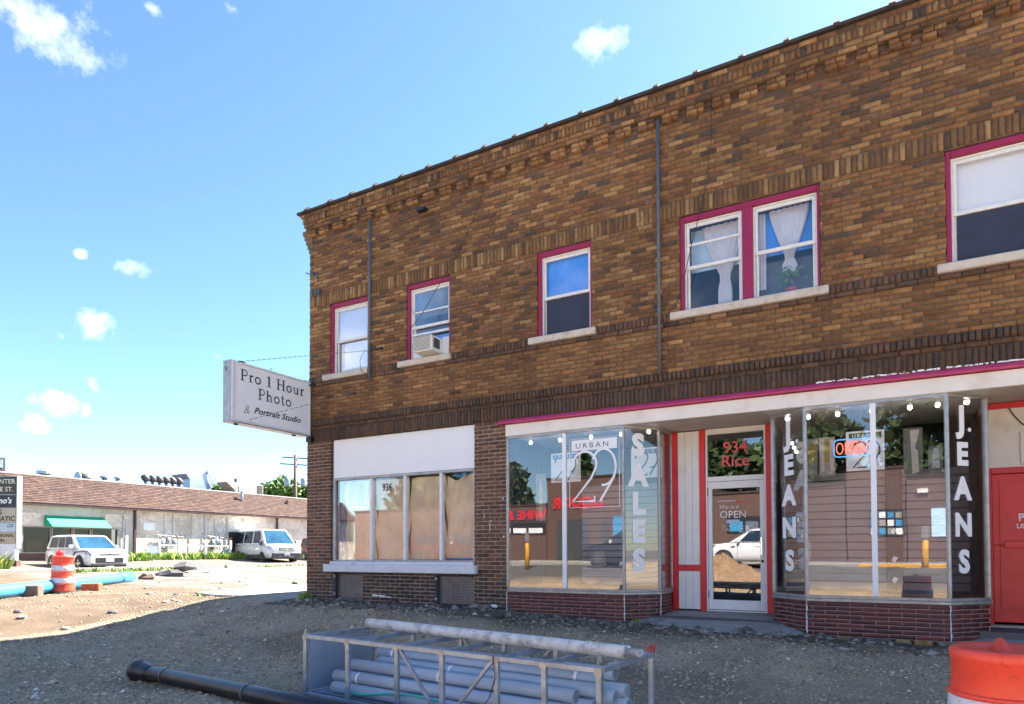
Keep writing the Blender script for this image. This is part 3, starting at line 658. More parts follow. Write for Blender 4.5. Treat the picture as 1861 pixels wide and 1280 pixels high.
# ------------------------------------------------------------------ papered shop window at the corner
EX, EZ, EY = (1, 0, 0), (0, 0, 1), (0, 1, 0)
obj('blank_sign_panel', MB().box(-9.33, -6.065, .05, .075, 2.465, 3.205), MT['clean_white'], bld, bevel=.003)
sw = obj('shop_window', MB().box(-9.34, -9.27, .04, .14, .87, 2.46).box(-6.10, -6.063, .04, .14, .87, 2.46).box(-9.269, -6.101, .04, .14, 2.415, 2.46).box(-9.269, -6.101, .04, .14, .855, .885), MT['alum'], bld, bevel=.004)
xs = [-9.27, -8.37, -7.58, -6.78, -6.10]
for x in xs[1:-1]: obj('mullion', MB().box(x - .026, x + .026, .035, .13, .886, 2.414), MT['bright_alum'], sw, bevel=.004)
for a, b_ in zip(xs[:-1], xs[1:]): pane('pane', a + .027, b_ - .027, .887, 2.413, .09, 'paper_glass', sw)
def paper(a, b_, k):
    n = 14; rows = []
    for i in range(n + 1):
        rows.append([(a + (b_ - a) * j / n, .19 + .022 * math.sin(i * .9 + j * .55 + k) + .018 * math.sin(j * 1.3 - i * .7 + k * 2) + .014 * abs(math.sin(i * .31 + j * .53 + k * 1.3)), .89 + 1.50 * i / n - (.10 * math.exp(-((j - n * .35) / 3) ** 2) if i == n and k == 3 else 0)) for j in range(n + 1)])
    return obj('kraft_paper', MB().grid(rows), MT['paper'], sw, smooth=True)
for k, (a, b_) in enumerate(zip(xs[:-1], xs[1:])): paper(a + (.12 if k == 0 else .02), b_ - (.0 if k < 3 else .035), k)
tb = MB(); tb.poly([(-9.22, .16, .89), (-9.10, .16, .89), (-9.14, .16, 1.35), (-9.15, .16, 1.85), (-9.22, .16, 2.38)]); tb.box(-6.14, -6.105, .155, .158, .9, 2.1); tb.box(-6.75, -6.12, .155, .158, .89, .92)
tb.poly([(-6.62, .158, 2.40), (-6.52, .158, 2.34), (-6.38, .158, 2.33), (-6.26, .158, 2.40)])
obj('blue_tape', tb, MT['tape'], sw)
text_mesh('936', .20, (1, 0, 0), EZ, (-8.14, .082, 2.165), sw, MT['black'], 'street_number', .012, squeeze=.78)
# back of a poster hung inside the first pane
obj('poster_back', MB().box(-9.06, -8.72, .186, .19, 1.92, 2.38), material('tan_card', (.46, .29, .16), .8, .1), sw)
sl = obj('shop_sill', MB().box(-9.46, -5.995, -.10, .10, .655, .80).box(-9.34, -6.06, -.05, .10, .801, .855), material('white_painted_stone', (.74, .75, .78), .8, .06, 6, .35, 40, dirt=((.42, .36, .3), 2.8, .58, .72)), bld, bevel=.012)
for a, b_, z0, z1 in ((-9.26, -8.53, .14, .63), (-6.87, -6.07, .12, .62)):
    g_ = obj('vent_grate', MB().box(a, b_, .13, .14, z0, z1).box(a, a + .05, -.005, .125, z0, z1), MT['dark'], bld)
    mb = MB(); s = .052
    n = int((b_ - a + z1 - z0) / s)
    for k in range(n):      # wires crossing on both diagonals
        c = a - (z1 - z0) + k * s
        for sgn in (1, -1):
            p0, p1_ = (c, z0), (c + (z1 - z0), z1)
            x0, x1 = max(a + .05, c), min(b_, c + (z1 - z0))
            if x1 - x0 < .02: continue
            zz0, zz1 = z0 + (x0 - c), z0 + (x1 - c)
            if sgn < 0: zz0, zz1 = z1 - (x0 - c), z1 - (x1 - c)
            mb.bar((x0, .06 + sgn * .003, zz0), (x1, .06 + sgn * .003, zz1), .007, .006, (0, 1, 0))
    w_ = obj('wire_mesh', mb, MT['alum'], g_)
    for zc in (z0 + .09, z1 - .06): obj('bolt', MB().lathe([(.026, 0), (.026, .012), (.012, .02)], (a + .025, -.006, zc), 12, (0, -1, 0)), MT['alum'], g_)

# ------------------------------------------------------------------ fascia, pink flashing, soffit
obj('fascia_board', MB().box(-5.43, 7.0, -.03, .02, 2.935, 3.125), MT['fascia'], bld, bevel=.006)
fl = MB(); fl.hull([(-5.55, .01, 3.135), (-5.55, -.09, 3.135), (-5.55, -.10, 3.155), (-5.55, -.02, 3.215), (-5.55, .01, 3.215)], [(7, .01, 3.135), (7, -.09, 3.135), (7, -.10, 3.155), (7, -.02, 3.215), (7, .01, 3.215)])
obj('awning_flashing', fl, MT['awning'], bld)
mb = MB()
for k in range(170):     # flaking caulk along the flashing
    x = rng.uniform(-.75, 3.0); w = rng.uniform(.015, .07) ; mb.box(x, x + w, -.03 - rng.uniform(0, .02), -.012, 3.216, 3.222 + rng.uniform(0, .018))
obj('flaking_caulk', mb, MT['white'], bld)['kind'] = 'stuff'
mb = MB()
for k in range(260):
    x = rng.uniform(-5.4, 1.2); w = rng.uniform(.01, .03); mb.box(x, x + w, -.05 + rng.uniform(0, .03), -.012, 3.2165, 3.222 + rng.uniform(0, .012))
obj('debris_on_flashing', mb, material('rust_leaf_debris', (.16, .07, .03), .95, .4, 40), bld)['kind'] = 'stuff'
obj('soffit', MB().box(-5.43, 7, .021, 1.05, 2.945, 3.1), MT['soffit'], bld)

# ------------------------------------------------------------------ bay shopfronts
def offset_pt(path, k, d):
    def nrm(a, b): 
        L = math.hypot(b[0] - a[0], b[1] - a[1]); return Vector(((b[1] - a[1]) / L, -(b[0] - a[0]) / L, 0))
    n = Vector((0, 0, 0)); c = 0
    if k > 0: n += nrm(path[k - 1], path[k])
    if k < len(path) - 1: n += nrm(path[k], path[k + 1])
    n.normalize(); ref = nrm(path[k - 1], path[k]) if k > 0 else nrm(path[k], path[k + 1])
    return Vector((path[k][0], path[k][1], 0)) + n * d / max(.5, n.dot(ref))
def rail(path, d0, d1, z0, z1, mb):
    for k in range(len(path) - 1):
        a0, a1 = offset_pt(path, k, d0), offset_pt(path, k, d1); b0, b1 = offset_pt(path, k + 1, d0), offset_pt(path, k + 1, d1)
        lo = [(p.x, p.y, z0) for p in (a0, b0, b1, a1)]; mb.hull(lo, [(x, y, z1) for x, y, _ in lo])
    return mb
def bay(path, splits, label):
    bw = obj('bay_window', rail(path, -.03, .022, .378, .42, rail(path, -.04, .012, .421, .458, MB())), MT['alum'], bld, bevel=.005, label=label)
    obj('head_rail', rail(path, -.03, .012, 2.895, 2.934, MB()), MT['alum'], bw)
    for k, p in enumerate(path):
        q = offset_pt(path, k, -.012); obj('corner_post', MB().tube([(q.x, q.y, .459), (q.x, q.y, 2.894)], .026, 8), MT['alum'] if k not in (1, len(path) - 2) or True else MT['bright_alum'], bw)
    for k in range(len(path) - 1):
        a, b_ = Vector((*path[k], 0)), Vector((*path[k + 1], 0)); L = (b_ - a).length; u = (b_ - a) / L; n = Vector((u.y, -u.x, 0))
        cuts = [.0] + splits.get(k, []) + [L]
        for s in splits.get(k, []):
            c = a + u * s; mb = MB(); h = .032
            pts = [c + u * i * h + n * j for i, j in ((-1, -.04), (1, -.04), (1, .014), (-1, .014))]
            mb.hull([(p.x, p.y, .459) for p in pts], [(p.x, p.y, 2.894) for p in pts]); obj('mullion', mb, MT['letter'], bw, bevel=.004)
        for s0, s1 in zip(cuts[:-1], cuts[1:]):
            p, q = a + u * (s0 + .024) - n * .012, a + u * (s1 - .024) - n * .012
            mb = MB(); mb.hull([(*(p.xy), .459), (*(q.xy), .459), (*((q - n * .006).xy), .459), (*((p - n * .006).xy), .459)], [(*(p.xy), 2.894), (*(q.xy), 2.894), (*((q - n * .006).xy), 2.894), (*((p - n * .006).xy), 2.894)])
            obj('pane', mb, MT['glass'], bw)
    # display floor, ceiling
    inner = [offset_pt(path, k, -.045) for k in range(len(path))]
    base = [(p.x, p.y, .38) for p in inner]
    if path[0][1] < .5: base = base + [(path[-1][0] - .05, 1.3, .38), (path[0][0] + .03, 1.3, .38)]
    obj('display_floor', MB().hull(base, [(x, y, .455) for x, y, _ in base]), MT['wood'], bw)
    return bw
b1 = bay(BAY1, {0: [1.03]}, 'bay shop window left of the entrance door'); b2 = bay(BAY2, {2: [.795]}, 'bay shop window right of the entrance door')
MT['ceil'] = material('display_ceiling', (.55, .54, .53), .9, .05)
obj('display_ceiling', MB().box(-5.38, -2.97, .03, 2.2, 2.936, 2.944), MT['ceil'], b1); obj('display_ceiling', MB().box(-1.40, 1.13, .03, 2.2, 2.936, 2.944), MT['ceil'], b2)
# white caulk down the plinth corners
for (x, y), zb in (((-3.40, 0), 0), ((-2.98, .45), .05), ((-.90, 0), -.04), ((.68, 0), -.05), ((-5.425, .0), .05)):
    mb = MB(); n = 14; pts = [(x + rng.uniform(-.004, .004), y - .006, zb + (.375 - zb) * i / n) for i in range(n + 1)]; mb.tube(pts, [rng.uniform(.004, .011) for _ in pts], 5); obj('corner_caulk', mb, MT['white'], bld)
# slat boards inside
def slats(bw, x0, x1, y, z0, n, gap=None):
    for k in range(n):
        z = z0 + k * .110
        for a, b_ in ([(x0, x1)] if gap is None else [(x0, gap[0]), (gap[1], x1)]):
            obj('slat', MB().box(a, b_, y, y + .02, z, z + .094), MT['slat'], bw, bevel=.004)
slats(b1, -4.50, -3.02, .98, .50, 15); slats(b2, -1.33, .98, .98, .50, 15, (.02, .22))
obj('slat_backing', MB().box(-4.50, -3.02, 1.003, 1.02, .46, 2.16), MT['dark'], b1); obj('slat_backing', MB().box(-1.33, 1.05, 1.003, 1.02, .46, 2.16), MT['dark'], b2)
obj('dark_background_strip', MB().box(-1.375, -1.36, .55, 1.02, .46, 2.7).box(.99, 1.06, .90, .98, .46, 2.75).box(-5.39, -5.36, .1, 1.2, .46, 2.9), MT['dark'], b2)  # dark strips standing in for the dark shop background beside the letters
obj('side_curtain_panel', MB().box(1.085, 1.095, .5, 1.0, .46, 2.75), material('maroon_panel', (.16, .03, .035), .7), b2)
# vinyl lettering on the panes
def seg_frame(path, k):
    a, b_ = Vector((*path[k], 0)), Vector((*path[k + 1], 0)); u = (b_ - a).normalized(); n = Vector((u.y, -u.x, 0)); return a, u, n, (b_ - a).length
def column(path, k, word, s, tops, h, bold, sq, bw):
    a, u, n, L = seg_frame(path, k)
    for ch, zb in zip(word, tops):
        o = a + u * s - n * .0105 + Vector((0, 0, zb)); text_mesh(ch, h / .73, u, EZ, o, bw, MT['letter'], 'letter', bold, align='CENTER', squeeze=sq)
column(BAY1, 1, 'SALES', .25, [2.50, 2.04, 1.61, 1.19, .755], .32, .06, .97, b1)
column(BAY2, 1, 'J', .33, [2.50], .31, .05, .95, b2); column(BAY2, 1, 'EANS', .33, [2.08, 1.665, 1.225, .78], .27, .05, .97, b2)
column(BAY2, 3, 'J', .24, [2.50], .30, .05, .95, b2); column(BAY2, 3, 'EANS', .24, [2.08, 1.66, 1.22, .775], .27, .05, .95, b2)
mb = MB()
for k_, s_ in ((1, .50), (3, .36)):
    a, u, n, L = seg_frame(BAY2, k_); c = a + u * s_ - n * .0085 + Vector((0, 0, 2.505))
    mb.lathe([(.026, 0), (.026, .002)], c, 12, n)
obj('full_stop', mb, MT['letter'], b2)
def logo(x0, z0, s, y, mat, bw, parent_name='logo', mir=1, wid=.035):
    """the ringed 2 and 9 with straight diagonals, drawn as strokes; s = overall width"""
    mb = MB(); o = (x0, y, z0); rt = (mir, 0, 0)
    arc = lambda cx, cy, rx, ry, a0, a1, n=30: [(cx + rx * math.cos(R(a0 + (a1 - a0) * i / n)), cy + ry * math.sin(R(a0 + (a1 - a0) * i / n))) for i in range(n + 1)]
    S = lambda pts: [(p[0] * s, p[1] * s) for p in pts]
    mb.stroke(S(arc(.27, .80, .27, .27, 185, -32)[:] + [(.42, .50), (.0, .015), (.5, .015)]), wid, o, rt, EZ, (0, -1, 0), .001)
    mb.stroke(S([(.5, .0), (.5, .12)]), wid * .6, o, rt, EZ, (0, -1, 0), .0014)
    mb.stroke(S(arc(.70, .72, .27, .38, -100, 260, 44)[:32]), wid, o, rt, EZ, (0, -1, 0), .0018)
    mb.stroke(S([(.96, .62), (.93, .50), (.62, .0)]), wid, o, rt, EZ, (0, -1, 0), .0022)
    return obj(parent_name, mb, mat, bw)
yf = .010
logo(-4.235, 1.80, .73, yf, MT['letter'], b1)
mb = MB(); mb.box(-4.255, -3.505, yf - .001, yf, 2.60, 2.765); obj('name_plate', mb, MT['letter'], b1)
text_mesh('URBAN', .115, EX, EZ, (-4.19, yf - .002, 2.638), b1, MT['black'], 'lettering', -.008, spacing=1.42, squeeze=1.16)
fr = [(-4.29, 1.715), (-3.47, 1.715), (-3.47, 2.785), (-4.29, 2.785)]
obj('decal_frame', MB().stroke(fr, .011, (0, yf, 0), EX, EZ, (0, -1, 0), 0, True), MT['letter'], b1)
# hung boards
def board(x0, x1, z0, z1, y, label, mir, rev=False):
    t = obj('hanging_board', MB().box(x0, x1, y, y + .012, z0, z1), MT['clean_white'], loc=((x0 + x1) / 2, y, z0)); tag(t, label, 'board', 'shop boards hung in the bay windows')
    w = x1 - x0; h = z1 - z0
    obj('name_band', MB().box(x0 + .035, x1 - .035, y - .004, y - .001, z1 - .20 * h, z1 - .05 * h), MT['black'] if not rev else MT['tape'], t)
    text_mesh('URBAN', .075 * w / .5, (1 if mir > 0 else -1, 0, 0), EZ, (x0 + .07 if mir > 0 else x1 - .07, y - .006, z1 - .165 * h), t, MT['letter'], 'lettering', 0, spacing=1.4) if mir > 0 else None
    logo(x0 + .08 if mir > 0 else x1 - .08, z0 + .07 * h, w * .72, y - .004, MT['black'], t, 'numeral', mir, .022)
    mb = MB(); mb.tube([(x0 + .08, y + .006, z1), ((x0 + x1) / 2, y + .006, 2.94)], .0025, 4).tube([(x1 - .08, y + .006, z1), ((x0 + x1) / 2, y + .006, 2.94)], .0025, 4); obj('hanging_wire', mb, MT['steel'], t); return t
board(-4.90, -4.36, 2.19, 2.68, .60, 'white board with blue name band hung in the left bay window beside its first mullion', 1, True)
board(-3.49, -2.99, 2.19, 2.66, .60, 'white board with black numerals hung behind the upper letters of the left bay', 1)
board(-.43, .02, 2.10, 2.63, .47, 'white board with black band hung behind the open sign in the right bay', 1)
# neon sign
ns = thing('neon_sign', (-.36, .42, 2.30), 'blue outlined red lettered neon open sign hung in the right bay window', 'neon sign')
def rrect(x0, x1, z0, z1, r, y, n=5):
    pts = []
    for cx, cz, a in ((x1 - r, z1 - r, 0), (x0 + r, z1 - r, 90), (x0 + r, z0 + r, 180), (x1 - r, z0 + r, 270)):
        for i in range(n + 1): pts.append((cx + r * math.cos(R(a + 90 * i / n)), y, cz + r * math.sin(R(a + 90 * i / n))))
    return pts + [pts[0]]
obj('outline_tube', MB().tube(rrect(-.575, -.125, 2.295, 2.525, .05, .43), .008, 6), emitter('neon_blue', (.08, .35, .75), .25), ns, smooth=True)
mb = MB(); z0, h = 2.335, .145
def st(pts, x, w=.08): mb.tube([(x + p[0] * w, .43, z0 + p[1] * h) for p in pts], .007, 6)
st([(.5 + .5 * math.cos(R(a)), .5 + .5 * math.sin(R(a))) for a in range(0, 361, 24)], -.545); st([(0, 0), (0, 1), (.6, .98), (.8, .75), (.6, .5), (0, .48)], -.435); st([(.8, .0), (0, .0), (0, 1), (.8, 1)], -.345); st([(0, .5), (.6, .5)], -.345); st([(0, 0), (0, 1), (.85, 0), (.85, 1)], -.25)
obj('letter_tube', mb, emitter('neon_red', (.85, .12, .08), .5), ns, smooth=True)
obj('hanging_cord', MB().tube([(-.5, .43, 2.525), (-.36, .43, 2.93), (-.2, .43, 2.525)], .003, 4), MT['steel'], ns)
# display lamps on the bay ceilings
lamps = [(b1, x, 'over the left bay') for x in (-5.16, -4.62, -4.07, -3.56, -3.12)] + [(b2, x, 'over the right bay') for x in (-1.15, -.88, -.52, -.12, .31, .61, .92)]
for bw, x, _ in lamps:
    l = obj('display_lamp', MB().lathe([(.03, 0), (.03, .02), (.014, .025), (.014, .05)], (x, .36, 2.885), 10), MT['letter'], bw)
    obj('bulb', MB().lathe([(.005, -.028), (.02, -.02), (.028, 0), (.02, .02), (.005, .027)], (x, .36, 2.86), 12), MT['bulb'], l, smooth=True)
# fashion posters inside
def poster(x0, x1, z0, z1, y, bgc, shapes, label):
    t = obj('poster', MB().box(x0, x1, y, y + .006, z0, z1), material('poster_ground', bgc, .6, .15, 9), loc=((x0 + x1) / 2, y, z0)); tag(t, label, 'poster', 'fashion posters inside the bay windows')
    for nm, col, polys in shapes:
        mb = MB()
        for i, pl in enumerate(polys): mb.poly([(x0 + u * (x1 - x0), y - .002 - .0004 * i, z0 + v * (z1 - z0)) for u, v in pl])
        obj(nm, mb, material('poster_' + nm, col, .6, .2, 14), t)
legs = [[(.2, .0), (.34, .0), (.42, .9), (.25, .9)], [(.45, .0), (.6, .0), (.55, .9), (.42, .9)]]
poster(-1.12, -.80, 2.10, 2.62, .75, (.20, .20, .18), [('trousers', (.45, .38, .30), legs), ('foliage', (.30, .24, .04), [[(.62, .3), (.95, .35), (.9, .9), (.65, .8)]])], 'poster of pale trousers hung behind the left letters of the right bay')
poster(-.78, -.58, 2.08, 2.62, .72, (.34, .31, .28), [('trousers', (.58, .48, .40), [[(.1, .1), (.3, .1), (.35, .95), (.05, .95)], [(.7, .1), (.95, .1), (.95, .95), (.66, .95)]]), ('foliage', (.32, .24, .03), [[(.36, .35), (.62, .35), (.6, .95), (.4, .95)]])], 'poster of yellow foliage between trouser legs beside the open sign')
poster(.24, .46, 2.05, 2.66, .75, (.12, .12, .11), [('trousers', (.48, .42, .38), [[(.45, .0), (.8, .05), (.75, .5), (.6, .55), (.85, .95), (.35, .95), (.4, .5)]])], 'dark poster of a pale figure in the right pane of the right bay')
poster(.52, .68, 2.08, 2.40, .75, (.14, .14, .14), [('pattern', (.42, .42, .42), [[(.2, .1), (.8, .1), (.7, .9), (.35, .9)]])], 'small patterned poster beside the right letters of the right bay')
poster(-5.16, -4.98, 1.55, 2.35, .55, (.22, .2, .18), [('figure', (.5, .4, .3), [[(.35, 0), (.65, 0), (.7, .6), (.55, .9), (.42, .9), (.3, .6)]])], 'narrow poster of a figure at the left edge of the left bay')
# dark panel standing in for the dark gap between the slats
gs = thing('dark_gap_filler', (.12, .9, .455), 'added dark panel with white marks standing in for the gap between slat boards', 'stand-in panel')
obj('dark_gap_panel', MB().box(.03, .21, .86, .94, .6, 2.1), MT['dark'], gs, bevel=.02); obj('gap_panel_base', MB().lathe([(.09, 0), (.09, .02), (.015, .03), (.015, .16)], (.12, .9, .456), 12), MT['cladding'], gs)
mb = MB()
for z in (.62, .90, 1.28): mb.poly([(.08, .855, z), (.12, .855, z - .03), (.16, .855, z + .04), (.11, .855, z + .06)])
obj('white_mark', mb, MT['letter'], gs)

# ------------------------------------------------------------------ recessed entrance
Y = 1.05
for a, b_ in ((-2.955, -2.872), (-2.522, -2.432), (-1.532, -1.445)): obj('red_post', MB().box(a, b_, Y - .03, Y + .08, .10, 2.935), MT['red'], bld, bevel=.004)
for k in range(3):
    a = -2.868 + k * .1155; obj('wall_board', MB().box(a, a + .112, Y, Y + .03, .12, 2.93), MT['white'], bld, bevel=.004)
obj('red_rail', MB().box(-2.868, -2.526, Y - .022, Y - .001, .72, .82), MT['red'], bld, bevel=.004)
obj('header_board', MB().box(-2.43, -1.534, Y + .01, Y + .06, 2.885, 2.94), MT['white'], bld)
ef = obj('entrance_frame', rect_frame(MB(), -2.428, -1.536, .10, 2.884, .028, Y - .01, Y + .07, .02, .03).box(-2.399, -1.565, Y - .012, Y + .07, 2.115, 2.19), MT['white'], bld, bevel=.004)
pane('transom_pane', -2.398, -1.566, 2.192, 2.852, Y + .03, 'door_glass', ef)
text_mesh('934\nRice', .245, EX, EZ, (-1.985, Y + .026, 2.555), ef, material('pink_red_vinyl', (.80, .10, .12), .5), 'lettering', .012, align='CENTER', line=.86)
dr = obj('glazed_door', rect_frame(MB(), -2.395, -1.568, .13, 2.11, .062, Y + .0, Y + .05, .15, .11), MT['white'], ef, bevel=.006)
pane('pane', -2.332, -1.631, .281, 1.999, Y + .022, 'door_glass', dr)
obj('handle', MB().box(-1.615, -1.595, Y - .05, Y - .035, .98, 1.24).box(-1.613, -1.597, Y - .036, Y, .99, 1.005).box(-1.613, -1.597, Y - .036, Y, 1.215, 1.23), MT['chrome'], dr)
obj('lock', MB().lathe([(.02, 0), (.02, .012), (.01, .014)], (-1.598, Y, .88), 12, (0, -1, 0)), MT['black'], dr)
for z in (.30, 1.90): obj('hinge', MB().box(-2.402, -2.392, Y - .012, Y - .001, z, z + .12), MT['black'], dr)
dd = Y + .018
text_mesh('OPEN', .155, EX, EZ, (-2.225, dd, 1.545), dr, MT['letter'], 'lettering', -.004, spacing=1.02, squeeze=.98)
text_mesh('We are', .10, EX, EZ, (-2.25, dd, 1.685), dr, MT['letter'], 'lettering', -.012, shear=.45)
text_mesh('Thursday   10pm - 7pm\nFriday        10pm - 7pm\n                   10pm - 7pm', .047, EX, EZ, (-2.19, dd, 1.405), dr, MT['letter'], 'lettering', -.005, line=1.05)
obj('sticker', MB().box(-2.12, -1.93, dd - .001, dd, 1.46, 1.515), material('pale_blue_sticker', (.45, .62, .82), .5, .1, 30), dr)
obj('sticker', MB().box(-1.84, -1.79, dd - .001, dd, 1.33, 1.42), MT['letter'], dr)
mb = MB(); mb.box(-1.98, -1.86, dd - .001, dd, 1.775, 1.80); obj('red_sticker', mb, material('red_sticker', (.7, .05, .03), .5), dr)
mb = MB(); [mb.box(-2.25 + k * .03, -2.235 + k * .03 + .006, dd - .001, dd, 1.80, 1.812) for k in range(9)]; obj('small_print', mb, MT['letter'], dr)
# emergency light fixture behind the transom
lf = thing('ceiling_fixture', (-2.0, 1.5, 2.78), 'wire fronted light fixture seen through the glass above the door', 'light fixture')
obj('housing', MB().box(-2.22, -1.72, 1.45, 1.6, 2.80, 2.86), MT['room'], lf); mb = MB()
for k in range(9): mb.bar((-2.13 + k * .035, 1.44, 2.70), (-2.13 + k * .035 + .05, 1.44, 2.80), .006, .006, (0, 1, 0)).bar((-2.13 + k * .035 + .05, 1.437, 2.70), (-2.13 + k * .035, 1.437, 2.80), .006, .006, (0, 1, 0))
obj('wire_guard', mb, MT['stone'], lf)
# right hand recess: board above, red door
obj('recess_board', MB().box(1.145, 2.35, Y, Y + .04, 2.10, 2.86), MT['fascia'], bld); obj('red_head_trim', MB().box(1.145, 2.35, Y - .03, Y + .02, 2.862, 2.935), MT['red'], bld)
obj('conduit_box', MB().box(1.53, 1.60, Y - .05, Y - .002, 2.13, 2.55), MT['fascia'], bld, bevel=.004); obj('loose_cable', MB().tube([(1.42, Y - .02, 2.86), (1.47, Y - .025, 2.76), (1.55, Y - .02, 2.65), (1.62, Y - .015, 2.6)], .007, 5), MT['black'], bld)
rf = obj('door_frame', MB().box(1.145, 1.225, Y - .04, Y + .06, .06, 2.098).box(1.226, 2.35, Y - .04, Y + .06, 2.02, 2.098).box(2.25, 2.35, Y - .04, Y + .06, .06, 2.019), MT['red'], bld, bevel=.005)
rd = obj('red_door', MB().box(1.23, 2.245, Y + .0, Y + .05, .11, 2.015).box(1.30, 2.17, Y - .010, Y - .001, .28, 1.93).box(1.29, 2.17, Y - .014, Y - .001, .70, .73), MT['red_door'], rf, bevel=.004)
obj('push_bar', MB().box(1.34, 2.1, Y - .075, Y - .055, 1.07, 1.15).bar((1.25, Y - .03, 1.10), (1.36, Y - .065, 1.10), .012, .012), MT['red_door'], rd, bevel=.004)
for z in (.98, 1.22): obj('lock', MB().lathe([(.016, 0), (.016, .01)], (1.262, Y - .001, z), 10, (0, -1, 0)), MT['red_door'], rd)
text_mesh('P', .13, EX, EZ, (1.495, Y - .0105, 1.41), rd, MT['letter'], 'lettering', .03); text_mesh('USE', .082, EX, EZ, (1.475, Y - .0105, 1.315), rd, MT['letter'], 'lettering', .02)
obj('threshold', MB().box(1.15, 2.35, Y - .1, Y + .1, .045, .075), MT['stone'], bld)
# rest of the ground floor beyond the frame
obj('side_pier_face', MB().box(2.352, 2.40, .0, 1.1, -.2, 3.2), MT['mortar'], bld)
# concrete aprons in the recesses
def apron(pts, name, label):
    mb = MB(); top = [(x, y, z) for x, y, z in pts]; mb.hull([(x, y, -.5) for x, y, z in pts], top); return tag(obj(name, mb, MT['concrete'], bevel=.02), label, None, kind='structure')
apron([(-3.35, .05, -.01), (-2.2, -.42, -.035), (-1.25, -.36, -.05), (-.92, .06, -.04), (-1.30, .5, .05), (-1.34, 1.16, .10), (-3.02, 1.16, .10), (-3.05, .42, .04)], 'door_apron', 'sloping concrete apron before the entrance door')
apron([(.70, -.03, -.075), (1.1, -.30, -.09), (3.2, -.35, -.09), (3.2, 1.16, .05), (1.08, 1.16, .05), (1.06, .42, -.02)], 'door_apron', 'concrete apron before the red door')
# rough stones under the right plinth
mb = MB(); x = -.95; FS = []
cols_ = [(.34, .20, .08), (.2, .17, .14), (.30, .19, .09), (.17, .15, .13), (.40, .27, .12)]
k = 0
while x < .62:
    w = rng.uniform(.14, .34); h = rng.uniform(.05, .085); m_ = MB(); n = 9
    prof = [[(x + w * (.5 + .5 * math.cos(6.2832 * j / 10) * (1 if r in (1, 2) else .8) * rng.uniform(.9, 1.05)), -.04 - .06 * (.5 + .5 * math.sin(6.2832 * j / 10)) * rng.uniform(.7, 1.2) + .0, -.065 - h * (1 - r / 3) + .015) for j in range(11)] for r in range(4)]
    for r in range(4): prof[r][10] = prof[r][0]
    m_.grid(prof); m_.poly(prof[3][:10]); c_ = cols_[k % 5]
    obj('foundation_stone', m_, material('foundation_stone', c_, .9, .3, 14, .5, 40), bld, smooth=True); x += w + rng.uniform(.005, .04); k += 1

# ------------------------------------------------------------------ pipes and cables on the face
def clip(mb, x, z): mb.box(x - .03, x + .03, -.012, -.002, z, z + .02)
c1 = obj('conduit', MB().tube([(-8.335, -.055, 4.22), (-8.335, -.055, 7.27)], .024, 10), MT['conduit'], bld, smooth=True)
c2 = obj('conduit', MB().tube([(-2.82, -.055, 3.62), (-2.82, -.055, 7.36)], .024, 10), MT['conduit'], bld, smooth=True)
obj('coupling', MB().tube([(-2.82, -.055, 4.50), (-2.82, -.055, 4.58)], .030, 10).tube([(-2.82, -.055, 5.18), (-2.82, -.055, 5.24)], .03, 10), MT['conduit'], c2)
obj('cable', MB().tube([(-2.05, -.04, 7.6), (-2.05, -.03, 6.9), (-2.18, -.03, 6.0), (-2.30, -.10, 5.5), (-2.52, -.03, 4.7), (-2.80, -.03, 4.35)], .006, 5), MT['black'], bld)
obj('cable', MB().tube([(-5.75, -.04, 7.5), (-5.95, -.03, 6.9), (-6.3, -.03, 6.3), (-6.62, -.03, 5.9), (-7.1, -.12, 5.2), (-7.35, -.1, 5.02), (-7.55, -.03, 4.85)], .006, 5), MT['black'], bld)
obj('cable', MB().tube([(-8.33, -.06, 4.30), (-8.50, -.09, 4.42), (-8.53, -.1, 4.62), (-8.42, -.1, 4.8), (-8.28, -.09, 4.72), (-8.22, -.09, 4.5), (-8.3, -.08, 4.3)], .005, 5), MT['black'], bld)
hk = MB(); hk.bar((-9.95, -.10, 6.58), (-9.72, -.03, 6.48), .02, .02); hk.bar((-9.72, -.001, 6.40), (-9.72, -.03, 6.56), .03, .02)
for x in (-9.83, -9.73, -9.66): hk.bar((x, -.05, 6.10), (x + .02, -.05, 6.22), .025, .025)
hk.bar((-9.86, -.03, 6.15), (-9.64, -.03, 6.2), .02, .02); hk.bar((-9.66, -.005, 5.9), (-9.66, -.02, 6.2), .02, .015)
obj('wire_bracket', hk, MT['conduit'], bld)
obj('iron_bracket', MB().box(-7.20, -7.02, -.12, -.005, 7.11, 7.155), MT['iron'], bld)
mb = MB()
for x, z, w, h in ((-5.74, 1.55, .03, .015), (-5.75, 1.42, .012, .14), (-5.5, 1.9, .025, .03), (-5.49, 1.27, .025, .03), (-5.86, 1.62, .012, .05), (-8.3, .22, .3, .03), (-8.1, .205, .25, .02), (-5.72, .12, .12, .05)):
    n = 7; pts = [(x + w * (i / (n - 1)) , -.008, z + h * rng.uniform(.5, 1)) for i in range(n)] + [(x + w * (1 - i / (n - 1)), -.008, z - h * rng.uniform(0, .3)) for i in range(n)]; mb.poly(pts)
obj('paint_drip', mb, MT['white'], bld)

